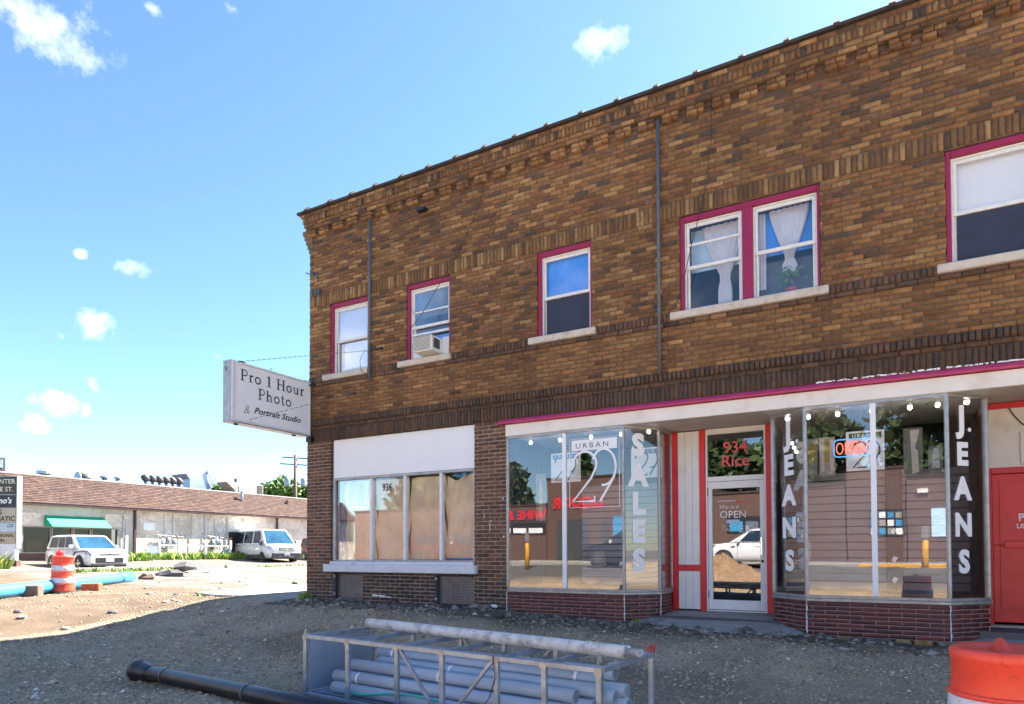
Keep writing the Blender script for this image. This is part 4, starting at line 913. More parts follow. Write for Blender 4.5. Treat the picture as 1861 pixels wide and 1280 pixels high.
# ------------------------------------------------------------------ projecting sign
sg = thing('projecting_sign', (-9.98, 0, 3.3), 'grey white double faced box sign projecting over the building corner', 'sign')
def bx(n, a, m, **k): return obj(n, MB().box(*a), MT[m], sg, **k)
SX = -9.845
cab = bx('cabinet', (SX - .24, SX - .03, -1.87, -.045, 3.31, 4.40), 'alum', bevel=.006)
obj('face_border', MB().box(SX - .032, SX - .004, -1.86, -1.79, 3.325, 4.39).box(SX - .032, SX - .004, -.08, -.05, 3.325, 4.39).box(SX - .032, SX - .004, -1.789, -.081, 4.355, 4.39).box(SX - .032, SX - .004, -1.789, -.081, 3.325, 3.365), MT['bright_alum'], sg, bevel=.004)
bx('sign_face', (SX - .029, SX - .016, -1.788, -.082, 3.367, 4.353), 'clean_white')
bx('lower_lip', (SX - .029, SX + .02, -1.87, -.045, 3.300, 3.318), 'alum'); bx('bracket', (SX - .16, SX - .12, -1.62, -1.5, 4.40, 4.45), 'iron'); bx('bracket', (SX - .16, SX - .12, -.10, -.02, 4.40, 4.44), 'iron')
obj('wall_bracket', MB().box(SX - .08, SX + .06, -.10, -.02, 3.20, 3.298).box(SX + .001, SX + .12, -.10, -.05, 4.30, 4.34).box(SX - .14, SX - .1, -1.72, -1.66, 3.28, 3.309).box(SX - .14, SX - .1, -.40, -.34, 3.28, 3.309), MT['iron'], sg)
for zz in (4.30, 4.27, 4.24): bx('vent_slot', (SX - .19, SX - .11, -1.875, -1.871, zz - .03, zz - .018), 'black')
def serif(word, x, z, h, parent):
    """roman capitals drawn with stems, bowls and slab serifs"""
    mb = MB(); lift = [.0]
    arc = lambda cx, cy, rx, ry, a0, a1, n=14: [(cx + rx * math.cos(R(a0 + (a1 - a0) * i / n)), cy + ry * math.sin(R(a0 + (a1 - a0) * i / n))) for i in range(n + 1)]
    G_ = {'P': (.72, [([(.2, 0), (.2, 1)], .14), ([(.2, .965)] + arc(.40, .72, .24, .245, 90, -90) + [(.2, .475)], .08), ([(.02, .025), (.4, .025)], .05), ([(.02, .975), (.25, .975)], .05)]),
          'r': (.48, [([(.16, 0), (.16, .64)], .13), ([(.2, .45)] + arc(.34, .46, .13, .15, 170, 50, 8), .10), ([(.02, .025), (.34, .025)], .05), ([(.03, .62), (.18, .62)], .05)]),
          'o': (.64, [(arc(.31, .325, .235, .285, 0, 360, 26)[:-1], .105)]),
          '1': (.62, [([(.34, 0), (.34, .98)], .15), ([(.14, .86), (.34, .97)], .07), ([(.14, .025), (.54, .025)], .05)]),
          'H': (.95, [([(.2, 0), (.2, 1)], .14), ([(.74, 0), (.74, 1)], .14), ([(.2, .52), (.74, .52)], .07), ([(.03, .025), (.38, .025)], .05), ([(.03, .975), (.38, .975)], .05), ([(.57, .025), (.92, .025)], .05), ([(.57, .975), (.92, .975)], .05)]),
          'u': (.70, [([(.16, .64), (.16, .22)] + arc(.31, .2, .15, .16, 180, 330, 10), .10), ([(.5, 0), (.5, .64)], .13), ([(.03, .62), (.18, .62)], .05), ([(.5, .025), (.66, .025)], .05), ([(.38, .62), (.52, .62)], .05)]),
          'h': (.70, [([(.16, 0), (.16, 1)], .13), ([(.18, .42)] + arc(.34, .42, .16, .18, 170, 0, 10) + [(.5, 0)], .11), ([(.02, .025), (.32, .025)], .05), ([(.38, .025), (.64, .025)], .05), ([(.03, .975), (.18, .975)], .05)]),
          't': (.44, [([(.2, .9), (.2, .16)] + arc(.3, .14, .1, .11, 180, 320, 8), .11), ([(.04, .62), (.38, .62)], .06)])}
    XS = 1.16
    for ch in word:
        if ch == ' ': x += .36 * h * XS; continue
        w, st_ = G_[ch]
        for pts, t in st_:
            lift[0] += .00025; mb.stroke([(p[0] * h * XS, p[1] * h) for p in pts], t * h * 1.22, (SX - .0155, x, z), EY, EZ, EX, .0005 + lift[0], ch == 'o')
        x += (w + .06) * h * XS
    return obj('lettering', mb, MT['ink'], parent), x
serif('Pro 1 Hour', -1.69, 4.075, .2, sg); serif('Photo', -1.31, 3.805, .2, sg)
text_mesh('Portrait Studio', .155, EY, EZ, (SX - .0145, -1.395, 3.54), sg, MT['ink'], 'lettering', .022, shear=.32, squeeze=1.17)
text_mesh('&', .22, EY, EZ, (SX - .0145, -1.625, 3.50), sg, MT['grey_ink'], 'lettering', -.012, shear=.25)
def chain(p0, p1):
    mb = MB(); p0, p1 = Vector(p0), Vector(p1); n = int((p1 - p0).length / .045); d = (p1 - p0) / n
    for k in range(n):
        a = p0 + d * k; mb.bar(a, a + d * .72, .012, .012) if k % 2 == 0 else mb.bar(a + d * .1, a + d * .9, .006, .006)
    return obj('stay_chain', mb, MT['conduit'], sg)
chain((SX - .14, -1.56, 4.45), (-8.33, -.04, 4.80)); chain((SX + .02, -1.5, 3.40), (-8.75, -.03, 4.05)); obj('eye_bolt', MB().box(-8.36, -8.05, -.05, -.005, 4.79, 4.82).box(-8.85, -8.7, -.03, -.005, 4.04, 4.065), MT['iron'], sg)
obj('finial', MB().tube([(SX - .06, -.99, 4.40), (SX - .06, -.99, 4.44), (SX - .06, -.95, 4.46)], .007, 5), MT['alum'], sg)
# ------------------------------------------------------------------ steel rack lying in the street, with its pipes
rk = thing('pipe_rack', (-3.3, -4.45, -.42), 'long galvanised steel rack with diagonal braces holding grey pipes', 'steel rack')
A0, A1 = Vector((-5.094, -4.661, 0)), Vector((-1.78, -5.06, 0)); ux = (A1 - A0).normalized(); uy = Vector((-ux.y, ux.x, 0)); LR, WR = (A1 - A0).length, .875
ZT, ZB = .215, -.40
def rp(s, d, z): p = A0 + ux * s + uy * d; return (p.x, p.y, z)
T = .042
def bar(n, a, b_, w=T, h=T, mat='steel', parent=rk, **k): return obj(n, MB().bar(a, b_, w, h), MT[mat], parent, bevel=.004, **k)
for d in (0, WR):
    bar('top_rail', rp(-T / 2, d, ZT - T / 2), rp(LR + T / 2, d, ZT - T / 2)); bar('bottom_rail', rp(-T / 2, d, ZB + T / 2), rp(LR + T / 2, d, ZB + T / 2))
S = [0, .64, 1.30, 1.84, 2.42, 2.87, LR]
for s in S:
    for d in (0, WR): bar('post', rp(s, d, ZB + T), rp(s, d, ZT - T - .001))
    bar('cross_bar', rp(s, T / 2, ZT - T / 2 - .002), rp(s, WR - T / 2, ZT - T / 2 - .002), T * (.5 if 0 < s < LR else 1), T)
    bar('floor_bar', rp(s, T / 2, ZB + T / 2 - .002), rp(s, WR - T / 2, ZB + T / 2 - .002))
for d in (0, WR):
    bar('brace', rp(1.34, d, ZT - T), rp(1.80, d, ZB + T), .03, .03); bar('brace', rp(2.38, d, ZT - T), rp(1.90, d, ZB + T), .03, .03)
mb = MB(); pts = [rp(.024, .03, ZB + .05), rp(.024, WR - .03, ZB + .05), rp(.028, WR - .03, ZB + .05), rp(.028, .03, ZB + .05)]
mb.hull(pts, [(x, y, ZT - .05) for x, y, _ in pts]); obj('end_panel', mb, MT['steel_face'], rk)
pts = [rp(.05, .03, ZB + .045), rp(LR - .05, .03, ZB + .045), rp(LR - .05, WR - .03, ZB + .045), rp(.05, WR - .03, ZB + .045)]
obj('floor_sheet', MB().hull(pts, [(x, y, ZB + .05) for x, y, _ in pts]), MT['steel'], rk)
for s in S: obj('weld_plate', MB().bar(rp(s - .03, -.0235, ZT - .03), rp(s + .03, -.0235, ZT - .03), .004, .05), MT['alum'], rk)
bar('tie_wire', rp(LR, -.02, ZT), rp(LR, -.02, ZT + .05), .012, .012, 'pale_concrete'); bar('tie_wire', rp(0, -.02, ZT), rp(0, 0, ZT + .05), .014, .014, 'stone')
# pipes inside, each its own thing
r = .0565
PI_ = [(.62, .78, -.002, 3.10), (.52, .60, .0, 3.15), (.74, .52, .012, 3.0), (.46, .36, -.09, 3.02), (.78, .70, -.113, 3.26), (.36, .20, -.20, 3.0), (.58, .32, -.205, 2.92), (.66, .46, -.20, 3.06), (.60, .60, -.215, 3.2), (.34, .78, -.23, 3.16), (.42, .14, -.297, 2.86), (.30, .27, -.294, 3.02), (.5, .40, -.295, 3.1), (.5, .54, -.295, 3.15), (.55, .68, -.297, 3.1)]
PI_ = [(.46, .74, .03, 3.07), (.40, .62, -.01, 3.00), (.55, .50, -.075, 3.1), (.31, .35, -.105, 2.93), (.60, .73, -.085, 3.2), (.20, .22, -.205, 2.86), (.44, .335, -.215, 2.95), (.5, .45, -.19, 3.05), (.60, .60, -.12, 3.16), (.34, .57, -.235, 3.1), (.62, .70, -.20, 3.22), (.3, .12, -.295, 2.9), (.42, .24, -.30, 3.0), (.5, .36, -.305, 3.1), (.5, .49, -.31, 3.15), (.55, .68, -.31, 3.1)]
PL = {0: 'topmost grey pipe in the steel rack, against its far side', 1: 'grey pipe taped in white just below the topmost one in the rack', 2: 'grey pipe behind the taped pipe near the top of the rack', 3: 'grey pipe at mid height along the near side of the rack', 4: 'grey pipe whose open end sticks out farthest at the far side of the rack', 5: 'nearest grey pipe in the rack, its end closest to the sheet metal panel'}
for k, (s0, d, z, s1) in enumerate(PI_):
    a, b_ = Vector(rp(s0, d, z)), Vector(rp(s1, d + rng.uniform(-.02, .02), z + rng.uniform(-.006, .006)))
    o = obj('plastic_pipe', MB().pipe(a, b_, r, r - .006, 18), MT['pvc'], loc=a, smooth=False); me = o.data
    for p in me.polygons: p.use_smooth = len(p.vertices) == 4 and abs(p.normal.dot((b_ - a).normalized())) < .5
    tag(o, PL[k] if k in PL else 'grey plastic pipe lying in the bottom layer of the steel rack', 'pipe', 'grey pipes in the steel rack')
TL = ['white tape band near the sheet metal end of the second pipe from the top', 'white tape band near the open end of the second pipe from the top', 'white tape band on the nearest grey pipe close to the sheet metal panel', 'white tape band at the middle of the mid height pipe in the rack', 'white tape band at the middle of the pipe behind the taped one']
for k, s in ((1, .62), (1, 2.78), (5, .55), (3, 1.5), (2, 1.5)):
    s0, d, z, s1 = PI_[k]; mb = MB(); mb.tube([rp(s, d, z), rp(s + .03, d, z)], r + .003, 18, False); pass
    tag(obj('tape_band', mb, MT['letter'], loc=rp(s, d, z)), TL.pop(0), 'tape', 'white tape bands on the grey pipes')
hs = obj('garden_hose', MB().tube([rp(.25, .25, ZB + .07), rp(.45, .08, ZB + .10), rp(.75, .05, ZB + .09), rp(1.1, .06, ZB + .14), rp(1.45, .06, ZB + .17), rp(1.8, .09, ZB + .14), rp(1.95, .12, ZB + .08), rp(1.9, .2, ZB + .07)], .012, 7), MT['hose'], loc=rp(1, .1, ZB + .07), smooth=True)
tag(hs, 'turquoise green hose lying along the floor of the steel rack', 'hose')
tag(obj('black_cord', MB().tube([rp(2.40, -.03, ZT), rp(2.43, -.035, .05), rp(2.36, -.02, -.12), rp(2.30, -.03, -.2), rp(2.35, -.04, -.26), rp(2.46, -.03, -.22), rp(2.47, -.03, -.1)], .004, 5), MT['black'], loc=rp(2.4, 0, ZT)), 'thin black cord looped from the rack top rail', 'cord')
def trough(a, b_, rr, label, name):
    a, b_ = Vector(a), Vector(b_); d = (b_ - a).normalized(); n = Vector((-d.y, d.x, 0)); rows = []
    for p in (a, b_):
        rows.append([p + n * rr * math.cos(R(q)) + Vector((0, 0, 1)) * rr * math.sin(R(q)) for q in range(0, -181, -15)] + [p + n * (rr - .01) * math.cos(R(q)) + Vector((0, 0, 1)) * (rr - .01) * math.sin(R(q)) for q in range(-180, 1, 15)])
    rows = [r_ + [r_[0]] for r_ in rows]; mb = MB().grid(rows)
    for p, r_ in ((a, rows[0]), (b_, rows[1])):
        for j in range(12): mb.poly([r_[j], r_[j + 1], r_[24 - j], r_[25 - j]])
    lid = Vector((0, 0, .002)); mb2 = MB(); w = rr * .98
    o = obj(name, mb, MT['white_pipe'], loc=a); 
    q = [a + n * w + lid, a - n * w + lid, a - n * w + lid + Vector((0, 0, .016)), a + n * w + lid + Vector((0, 0, .016))]; mb2.hull(q, [p + (b_ - a) - d * .12 for p in q]); obj('lid', mb2, MT['clean_white'], o, world=True, loc=None)
    return tag(o, label, 'pipe')
wp = obj('white_pipe', MB().pipe((-4.92, -3.93, .267), (-1.74, -4.63, .267), .051, .044, 20), MT['white_pipe'], loc=(-4.92, -3.93, .278), smooth=False); tag(wp, 'dirty white round pipe resting on the rack top, nearer of the pair', 'pipe')
for p in wp.data.polygons: p.use_smooth = True
trough((-4.86, -3.81, .272), (-1.66, -4.51, .272), .052, 'cleaner white flat topped trough resting on the rack top, behind the dirty pipe', 'white_trough')
rb = MB()
for k in range(9): p = Vector(rp(LR, WR, ZT)) + Vector((rng.uniform(-.03, .03), rng.uniform(-.02, .02), 0)); rb.bar(p, p + Vector((rng.uniform(-.03, .03), 0, rng.uniform(.03, .1))), .012, .004)
tag(obj('ribbon', rb, MT['red'], loc=rp(LR, WR, ZT)), 'red marking ribbon tied at the far corner of the steel rack', 'ribbon')
# black iron pipe with a bell end
P0, P1 = Vector((-7.50, -4.93, -.31)), Vector((-2.6, -5.36, -.34)); d = (P1 - P0).normalized()
ip = thing('iron_pipe', P0, 'long black iron pipe with bell end lying on the gravel', 'pipe')
obj('barrel', MB().tube([P0 + d * .25, P1], .083, 20), MT['iron'], ip, smooth=True)
obj('bell_end', MB().lathe([(.085, .0), (.105, 0), (.124, .01), (.124, .06), (.108, .09), (.103, .22), (.088, .30), (.084, .34)], P0, 20, d), MT['iron'], ip, smooth=True)
obj('joint_ring', MB().tube([P0 + d * .62, P0 + d * .635], .0865, 20).tube([P0 + d * 2.1, P0 + d * 2.12], .087, 20), MT['conduit'], ip)

# ------------------------------------------------------------------ traffic drums
def drum(loc, label, nb, lamp=False, h=1.0, sc=1.0):
    x, y, z = loc; t = thing('traffic_drum', loc, label, 'traffic drum', 'orange traffic drums')
    R0 = lambda q: (.285 - .05 * q) * sc            # radius by height share
    lv = [0, .10, .26, .42, .58, .74, .92]
    bo = obj('body', MB().lathe([(R0(0), .05 * h)] + [(R0(q) - .004 * (i % 2), q * h) for i, q in enumerate(lv) if q > .06] + [(R0(.92) + .006, .925 * h), (R0(.92) + .008, .965 * h), (R0(.95) - .012, .985 * h), (R0(1) * .86, .972 * h), (R0(1) * .80, .955 * h), (.02, .96 * h)], loc, 32), MT['orange'], t, smooth=True)
    for a, b_ in nb: obj('reflective_band', MB().lathe([(R0(a) + .002, a * h), (R0(a) + .005, a * h + .004), (R0(b_) + .005, b_ * h - .004), (R0(b_) + .002, b_ * h)], loc, 32), MT['reflect'], t, smooth=True)
    for b_ in (.75, .60, .44, .28): obj('step_ring', MB().lathe([(R0(b_) + .003, b_ * h - .012), (R0(b_) + .012, b_ * h - .006), (R0(b_) + .012, b_ * h + .006), (R0(b_) + .003, b_ * h + .012)], loc, 32), MT['orange'], t, smooth=True)
    obj('rubber_base', MB().lathe([(.36 * sc, 0), (.37 * sc, .02), (.36 * sc, .055), (.29 * sc, .06)], loc, 24), MT['rubber'], t)
    return t
d1 = drum((.535, -5.29, -.44), 'big orange and white traffic drum standing near the camera in the shaded gravel', [(.46, .585), (.615, .735), (.28, .42)])
hb = MB()     # moulded lifting handle
n = 15; zt = -.44 + .955
for sgn in (-1, 1):
    prof = [(-.16 + .32 * i / (n - 1), zt + .105 * math.exp(-((i / (n - 1) - .5) / .26) ** 2)) for i in range(n)]
hd = Vector((-.24, .97, 0)).normalized(); hn = Vector((-hd.y, hd.x, 0)); c0 = Vector((.52, -5.29, 0)); th = .012; low, top = [], []
for i in range(n):
    s = -.17 + .34 * i / (n - 1); z = zt + .004 + .072 * math.exp(-((i / (n - 1) - .58) / (.30 if i < 9 else .2)) ** 2); w = th * (1 + 1.1 * (1 - math.exp(-((i / (n - 1) - .58) / .3) ** 2)))
    p = c0 + hd * s; low.append([p - hn * (w + .018), p - hn * w, p + hn * w, p + hn * (w + .018)]); top.append(z)
rows = [[Vector((*q[0].xy, zt - .01)), Vector((*q[1].xy, z - .012)), Vector((*(q[1] + hn * .006).xy, z)), Vector((*(q[2] - hn * .006).xy, z)), Vector((*q[2].xy, z - .012)), Vector((*q[3].xy, zt - .01))] for q, z in zip(low, top)]
obj('handle', hb.grid(rows), MT['orange'], d1, smooth=True)
obj('scuff', MB().box(.40, .43, -5.56, -5.53, .2, .25), MT['rubber'], d1)
d2 = drum((-18.6, -.15, -.03), 'orange and white traffic drum standing beside the blue pipe in the sun', [(.26, .42), (.58, .74)], h=1.0)
obj('warning_lamp', MB().lathe([(.05, 0), (.09, .02), (.09, .10), (.02, .16), (.015, .2)], (-18.66, -.2, .94), 12), MT['red'], d2); obj('handle', MB().tube([(-18.55, .05, .93), (-18.5, .1, 1.05), (-18.35, .3, 1.08), (-18.3, .38, .95)], .018, 6), MT['rubber'], d2)
text_mesh('SCRS', .12, (.872, .489, 0), EZ, (-18.44, -.42, .13), d2, MT['rubber'], 'lettering', .01)

# ------------------------------------------------------------------ blue pipe and rubble in the dug street
bp_ = thing('blue_pipe', (-21.2, 3.1, 0), 'long light blue plastic pipe lying on the dug earth behind the far drum', 'pipe')
obj('barrel', MB().pipe((-17.3, -2.30, .15), (-21.1, 3.0, .24), .155, .142, 24), MT['blue_pipe'], bp_)
obj('bell_end', MB().tube([(-20.75, 2.51, .232), (-20.85, 2.65, .234), (-21.25, 3.21, .243)], [.156, .18, .18], 24), MT['blue_pipe'], bp_, smooth=True)
def chunk(name, loc, size, mat, label, cat, rot=0, group=None):
    mb = MB(); n = 8; L = []
    for k in range(4):
        q = [.75, 1, .95, .6][k]; L.append([(loc[0] + size[0] * q * math.cos(6.283 * j / n + rot) * rng.uniform(.75, 1.1), loc[1] + size[1] * q * math.sin(6.283 * j / n + rot) * rng.uniform(.75, 1.1), loc[2] + size[2] * k / 3 * rng.uniform(.8, 1.1)) for j in range(n)])
    for r_ in L: r_.append(r_[0])
    mb.grid(L); mb.poly(L[3][:n]); return tag(obj(name, mb, MT[mat], loc=loc), label, cat, group)
mb = MB(); mb.hull([(-17.95, -1.55, -.05), (-17.6, -1.2, -.05), (-17.75, -1.0, -.05), (-18.1, -1.35, -.05)], [(-17.95, -1.55, .26), (-17.6, -1.2, .26), (-17.75, -1.0, .26), (-18.1, -1.35, .26)])
tag(obj('timber_block', mb, MT['pole_wood'], loc=(-17.85, -1.3, 0), bevel=.02), 'dark timber block propping the blue pipe left of the far drum', 'timber block')
mb = MB(); mb.hull([(-18.9, .45, -.05), (-18.6, .75, -.05), (-18.75, .95, -.05), (-19.05, .65, -.05)], [(-18.9, .45, .2), (-18.6, .75, .2), (-18.75, .95, .2), (-19.05, .65, .2)])
tag(obj('timber_block', mb, material('red_brown_block', (.25, .10, .05), .9, .2), loc=(-18.8, .7, 0), bevel=.02), 'red brown block propping the blue pipe right of the far drum', 'timber block')
chunk('asphalt_slab', (-23.4, 6.0, .05), (.9, .5, .32), 'asphalt', 'dark broken asphalt slab at the end of the blue pipe', 'rubble'); chunk('asphalt_slab', (-24.8, 7.8, .1), (.55, .75, .55), 'asphalt', 'tilted dark asphalt slab on a pile of pale rubble', 'rubble')
chunk('rubble_heap', (-25.0, 8.2, .05), (1.1, 1.2, .3), 'pale_concrete', 'low heap of pale broken concrete under the tilted slab', 'rubble')
chunk('concrete_lump', (-23.6, 2.6, .0), (.5, .8, .3), 'pale_concrete', 'pale concrete lump behind the drum near the weeds', 'rubble'); chunk('concrete_lump', (-21.9, 4.2, .0), (.35, .3, .3), 'pole_wood', 'brown lump touching the bell end of the blue pipe', 'rubble')
for k in range(26):
    x, y = rng.uniform(-21, -12.5), rng.uniform(-4, 6); s = rng.uniform(.04, .11)
    chunk('stone', (x, y, float(gz(x, y)) - .01), (s * 1.3, s, s * .8), 'pale_concrete' if k % 3 else 'asphalt', 'loose fist sized stone lying on the sunlit dug earth', 'stone', group='loose stones on the dug earth')
for x, y, s in ((-6.6, -2.6, .11), (-3.55, -1.15, .06), (-5.9, -3.1, .05), (-1.3, -1.05, .06), (-8.3, -2.2, .06)): chunk('stone', (x, y, float(gz(x, y)) - .012), (s * 1.3, s, s * .5), 'pale_concrete', 'flat pale stone lying on the shaded gravel', 'stone', group='pale stones on the gravel')

# ------------------------------------------------------------------ plants
def blades(name, spots, hgt, n, spread, cols, label, kind='stuff', wid=.018, cat=None, group=None):
    V, F_, CC = [], [], []; i = 0
    for x, y in spots:
        z = float(gz(x, y)) - .02
        for k in range(n):
            a = rng.uniform(0, 6.283); r_ = rng.uniform(0, spread) ; h = hgt * rng.uniform(.4, 1.15); bx_, by_ = x + r_ * math.cos(a), y + r_ * math.sin(a); t = rng.uniform(0, 6.283); lean = h * rng.uniform(.1, .6); w = wid * rng.uniform(.7, 1.5)
            dx, dy = math.cos(t), math.sin(t)
            V += [(bx_ - dy * w, by_ + dx * w, z), (bx_ + dy * w, by_ - dx * w, z), (bx_ + dx * lean * .4 + dy * w * .8, by_ + dy * lean * .4 - dx * w * .8, z + h * .65), (bx_ + dx * lean, by_ + dy * lean, z + h)]
            c = np.array(cols[rng.integers(len(cols))]) * rng.uniform(.75, 1.25); CC += [c] * 4; F_.append((i, i + 1, i + 2, i + 3)); i += 4
    me = np_mesh(name, V, F_, MT['leaf'], np.array(CC)); o = np_obj(name, me)
    if kind == 'stuff': return tag(o, label, None, None, 'stuff')
    return tag(o, label, cat, group)
GR = [(.18, .31, .04), (.23, .37, .05), (.14, .25, .04), (.33, .37, .08)]
blades('grass', [(-35.6 + rng.uniform(-.6, .9), y) for y in np.arange(11.2, 22, .10)], .42, 34, .35, GR, 'bright green grass strip along the low building', wid=.03)
blades('grass', [(-29.6 + rng.uniform(-.4, 1.6), y + rng.uniform(-.4, .4)) for y in np.arange(-5, 2.6, .12)], .30, 26, .4, GR, 'long grass on the verge by the pylon sign', wid=.03)
blades('grass', [(-27.7 + rng.uniform(-.2, .4), y) for y in np.concatenate([np.arange(4.6, 9, .25), np.arange(14, 30, .8)])], .22, 22, .3, GR, 'grass tufts along the far kerb', wid=.025)
blades('grass', [(-13.95 + .3 * k, .2 + .05 * math.sin(k * 3)) for k in range(4)] + [(-13.9, .7), (-13.4, .1)], .08, 22, .16, GR, 'short grass at the broken end of the sidewalk', wid=.008)
blades('weed', [(-9.85, -.12), (-10.05, .0), (-9.92, -.05)], .2, 34, .12, GR, 'small green weed growing at the building corner', 'thing', .012, 'weed')
for x, y, h, lab in ((-28.3, 1.6, 1.15, 'tall yellow green weed beside the white panel of the pylon sign'), (-28.8, 2.5, .8, 'leafy weed between the pylon sign and the far drum'), (-27.2, .6, .7, 'bushy weed on the verge left of the far drum')):
    blades('weed', [(x, y)], h, 130, .5, [(.16, .26, .03), (.3, .33, .06), (.12, .2, .03)], lab, 'thing', .035, 'weed')
blades('weed', [(-3.25, .08), (-3.2, .0)], .09, 26, .05, GR, 'small weed at the foot of the left bay plinth', 'thing', .007, 'weed')
def tree(name, loc, h, cr, n, label, cols=((.05, .085, .022), (.07, .115, .03), (.035, .062, .018), (.10, .15, .04)), leaf=.2, group=None, squash=.85, conical=False, low=.35):
    x, y, z = loc; t = thing(name, loc, label, 'tree', group); zc = z + h * (1 + low) / 2
    mb = MB(); mb.tube([(x, y, z - .2), (x + .1, y, z + h * .3), (x - .05, y + .1, z + h * .6), (x, y, z + h * .85)], [h * .035, h * .026, h * .016, h * .005], 8)
    for k in range(9):
        a = k * 2.4; z1 = z + h * rng.uniform(.3, .6); mb.tube([(x, y, z1), (x + cr * .4 * math.cos(a), y + cr * .4 * math.sin(a), z1 + h * .12), (x + cr * .8 * math.cos(a), y + cr * .8 * math.sin(a), z1 + h * .2)], [h * .013, h * .008, h * .003], 6)
    obj('trunk', mb, MT['bark'], t, smooth=True)
    K = 34; ang = rng.uniform(0, 6.283, K); uz = rng.uniform(-1, 1, K); rr = np.sqrt(1 - uz ** 2) * rng.uniform(.55, 1.0, K); hz = h * (1 - low) / 2
    cz = zc + uz * hz * .88; wid = np.where(conical, np.clip((z + h - cz) / (h * (1 - low)), .06, 1) * 1.0, 1.0)
    cx_, cy_ = x + cr * .8 * rr * wid * np.cos(ang), y + cr * .8 * rr * wid * np.sin(ang); cs = rng.uniform(.22, .42, K) * cr * (wid * .7 + .3)
    q = rng.integers(0, K, n); dirs = rng.normal(size=(n, 3)); dirs /= np.linalg.norm(dirs, axis=1)[:, None]; rad = rng.uniform(.25, 1, n) ** .5
    P = np.stack([cx_[q], cy_[q], cz[q]], -1) + dirs * (cs[q] * rad)[:, None] * np.array([1, 1, squash])
    u = rng.normal(size=(n, 3)); u /= np.linalg.norm(u, axis=1)[:, None]; v = np.cross(u, rng.normal(size=(n, 3))); v /= np.linalg.norm(v, axis=1)[:, None]
    s = leaf * rng.uniform(.6, 1.4, (n, 1)); V = np.stack([P - u * s, P + v * s * .55, P + u * s, P - v * s * .55], 1).reshape(-1, 3)
    tone = np.array(cols)[(q + rng.integers(0, 2, n)) % len(cols)] * rng.uniform(.75, 1.3, (n, 1))
    me = np_mesh('crown', V, np.arange(n * 4).reshape(-1, 4), MT['leaf'], np.repeat(tone, 4, 0)); np_obj('crown', me, t)
    return t
BG = ((.10, .18, .03), (.14, .24, .04), (.08, .14, .025), (.18, .27, .06))
tree('leafy_tree', (-60.2, 44.6, .6), 8.5, 3.6, 7000, 'bright green tree behind the low building beside the utility pole', BG, .28)
tree('leafy_tree', (-56.0, 47, .6), 8.3, 3.6, 6000, 'bright green tree behind the low building partly behind the brick corner', BG, .28)
tree('leafy_tree', (-66, 40, .6), 8.0, 2.2, 5000, 'bright green tree behind the tan rooftop unit', BG, .28)
# utility pole
up_ = thing('utility_pole', (-54.2, 40.4, .6), 'brown wooden utility pole with two grey transformers beyond the low building', 'utility pole')
obj('pole', MB().tube([(-54.2, 40.4, .4), (-54.2, 40.4, 11.3)], [.21, .15], 10), MT['pole_wood'], up_, smooth=True)
for z, l in ((10.95, 1.5), (10.25, 1.7)): obj('cross_arm', MB().bar((-54.2 - .872 * l, 40.5 - .489 * l, z + .1), (-54.2 + .872 * l, 40.5 + .489 * l, z - .1), .11, .12), MT['pole_wood'], up_)
for s in (-.85, .85): obj('transformer', MB().lathe([(.28, 0), (.3, .04), (.3, .75), (.26, .85), (.08, .9), (.05, 1.1)], (-54.2 + .872 * s, 40.4 + .489 * s, 7.9), 14), MT['steel'], up_, smooth=True)
mb = MB()
for z, dz in ((11.0, .3), (10.35, .2), (7.7, .0)): mb.tube([(-54.2 + 1.2 * .872, 40.4 + 1.2 * .489, z), (-46, 52, z - .5), (-36, 66, z + dz)], .03, 4)
obj('power_line', mb, MT['black'], up_)

# ------------------------------------------------------------------ long low building across the side street
ml = thing('shop_strip', (-36.5, 15, .62), 'long low stucco shop building with brown shingle mansard roof and green awning', 'building')
MX, ME, MRX, MRZ = -36.5, 3.37, -37.7, 4.98
MT['shop_dark'] = glass('shaded_shop_glass', .0, (.5, .5, .55))
def mb_(n, a, m, parent=ml, **k): return obj(n, MB().box(*a), MT[m], parent, **k)
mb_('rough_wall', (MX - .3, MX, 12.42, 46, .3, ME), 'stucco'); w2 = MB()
for a, b_, c, d in cells(6.4, 12.0, .3, ME, [(6.97, 11.62, 1.0, 2.33), (9.30, 10.2, .3, 2.33)]): w2.box(MX - .3, MX, a, b_, c, d)
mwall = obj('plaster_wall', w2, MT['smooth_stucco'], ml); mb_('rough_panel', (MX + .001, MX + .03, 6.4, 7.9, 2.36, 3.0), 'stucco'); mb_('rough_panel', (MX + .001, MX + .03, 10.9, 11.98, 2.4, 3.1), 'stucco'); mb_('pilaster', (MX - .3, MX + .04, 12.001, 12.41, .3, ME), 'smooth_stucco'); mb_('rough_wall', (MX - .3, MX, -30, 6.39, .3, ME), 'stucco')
mb_('brick_base', (MX + .002, MX + .04, 6.7, 9.2, .4, 1.0), 'opp_brick'); mb_('brick_base', (MX + .002, MX + .04, 10.3, 11.8, .4, 1.0), 'opp_brick')
mb_('inside_wall', (MX - 2.2, MX - 2, 6, 12.4, .4, ME), 'dark'); mb_('inside_floor', (MX - 2, MX - .31, 6, 12.4, .4, .62), 'dark')
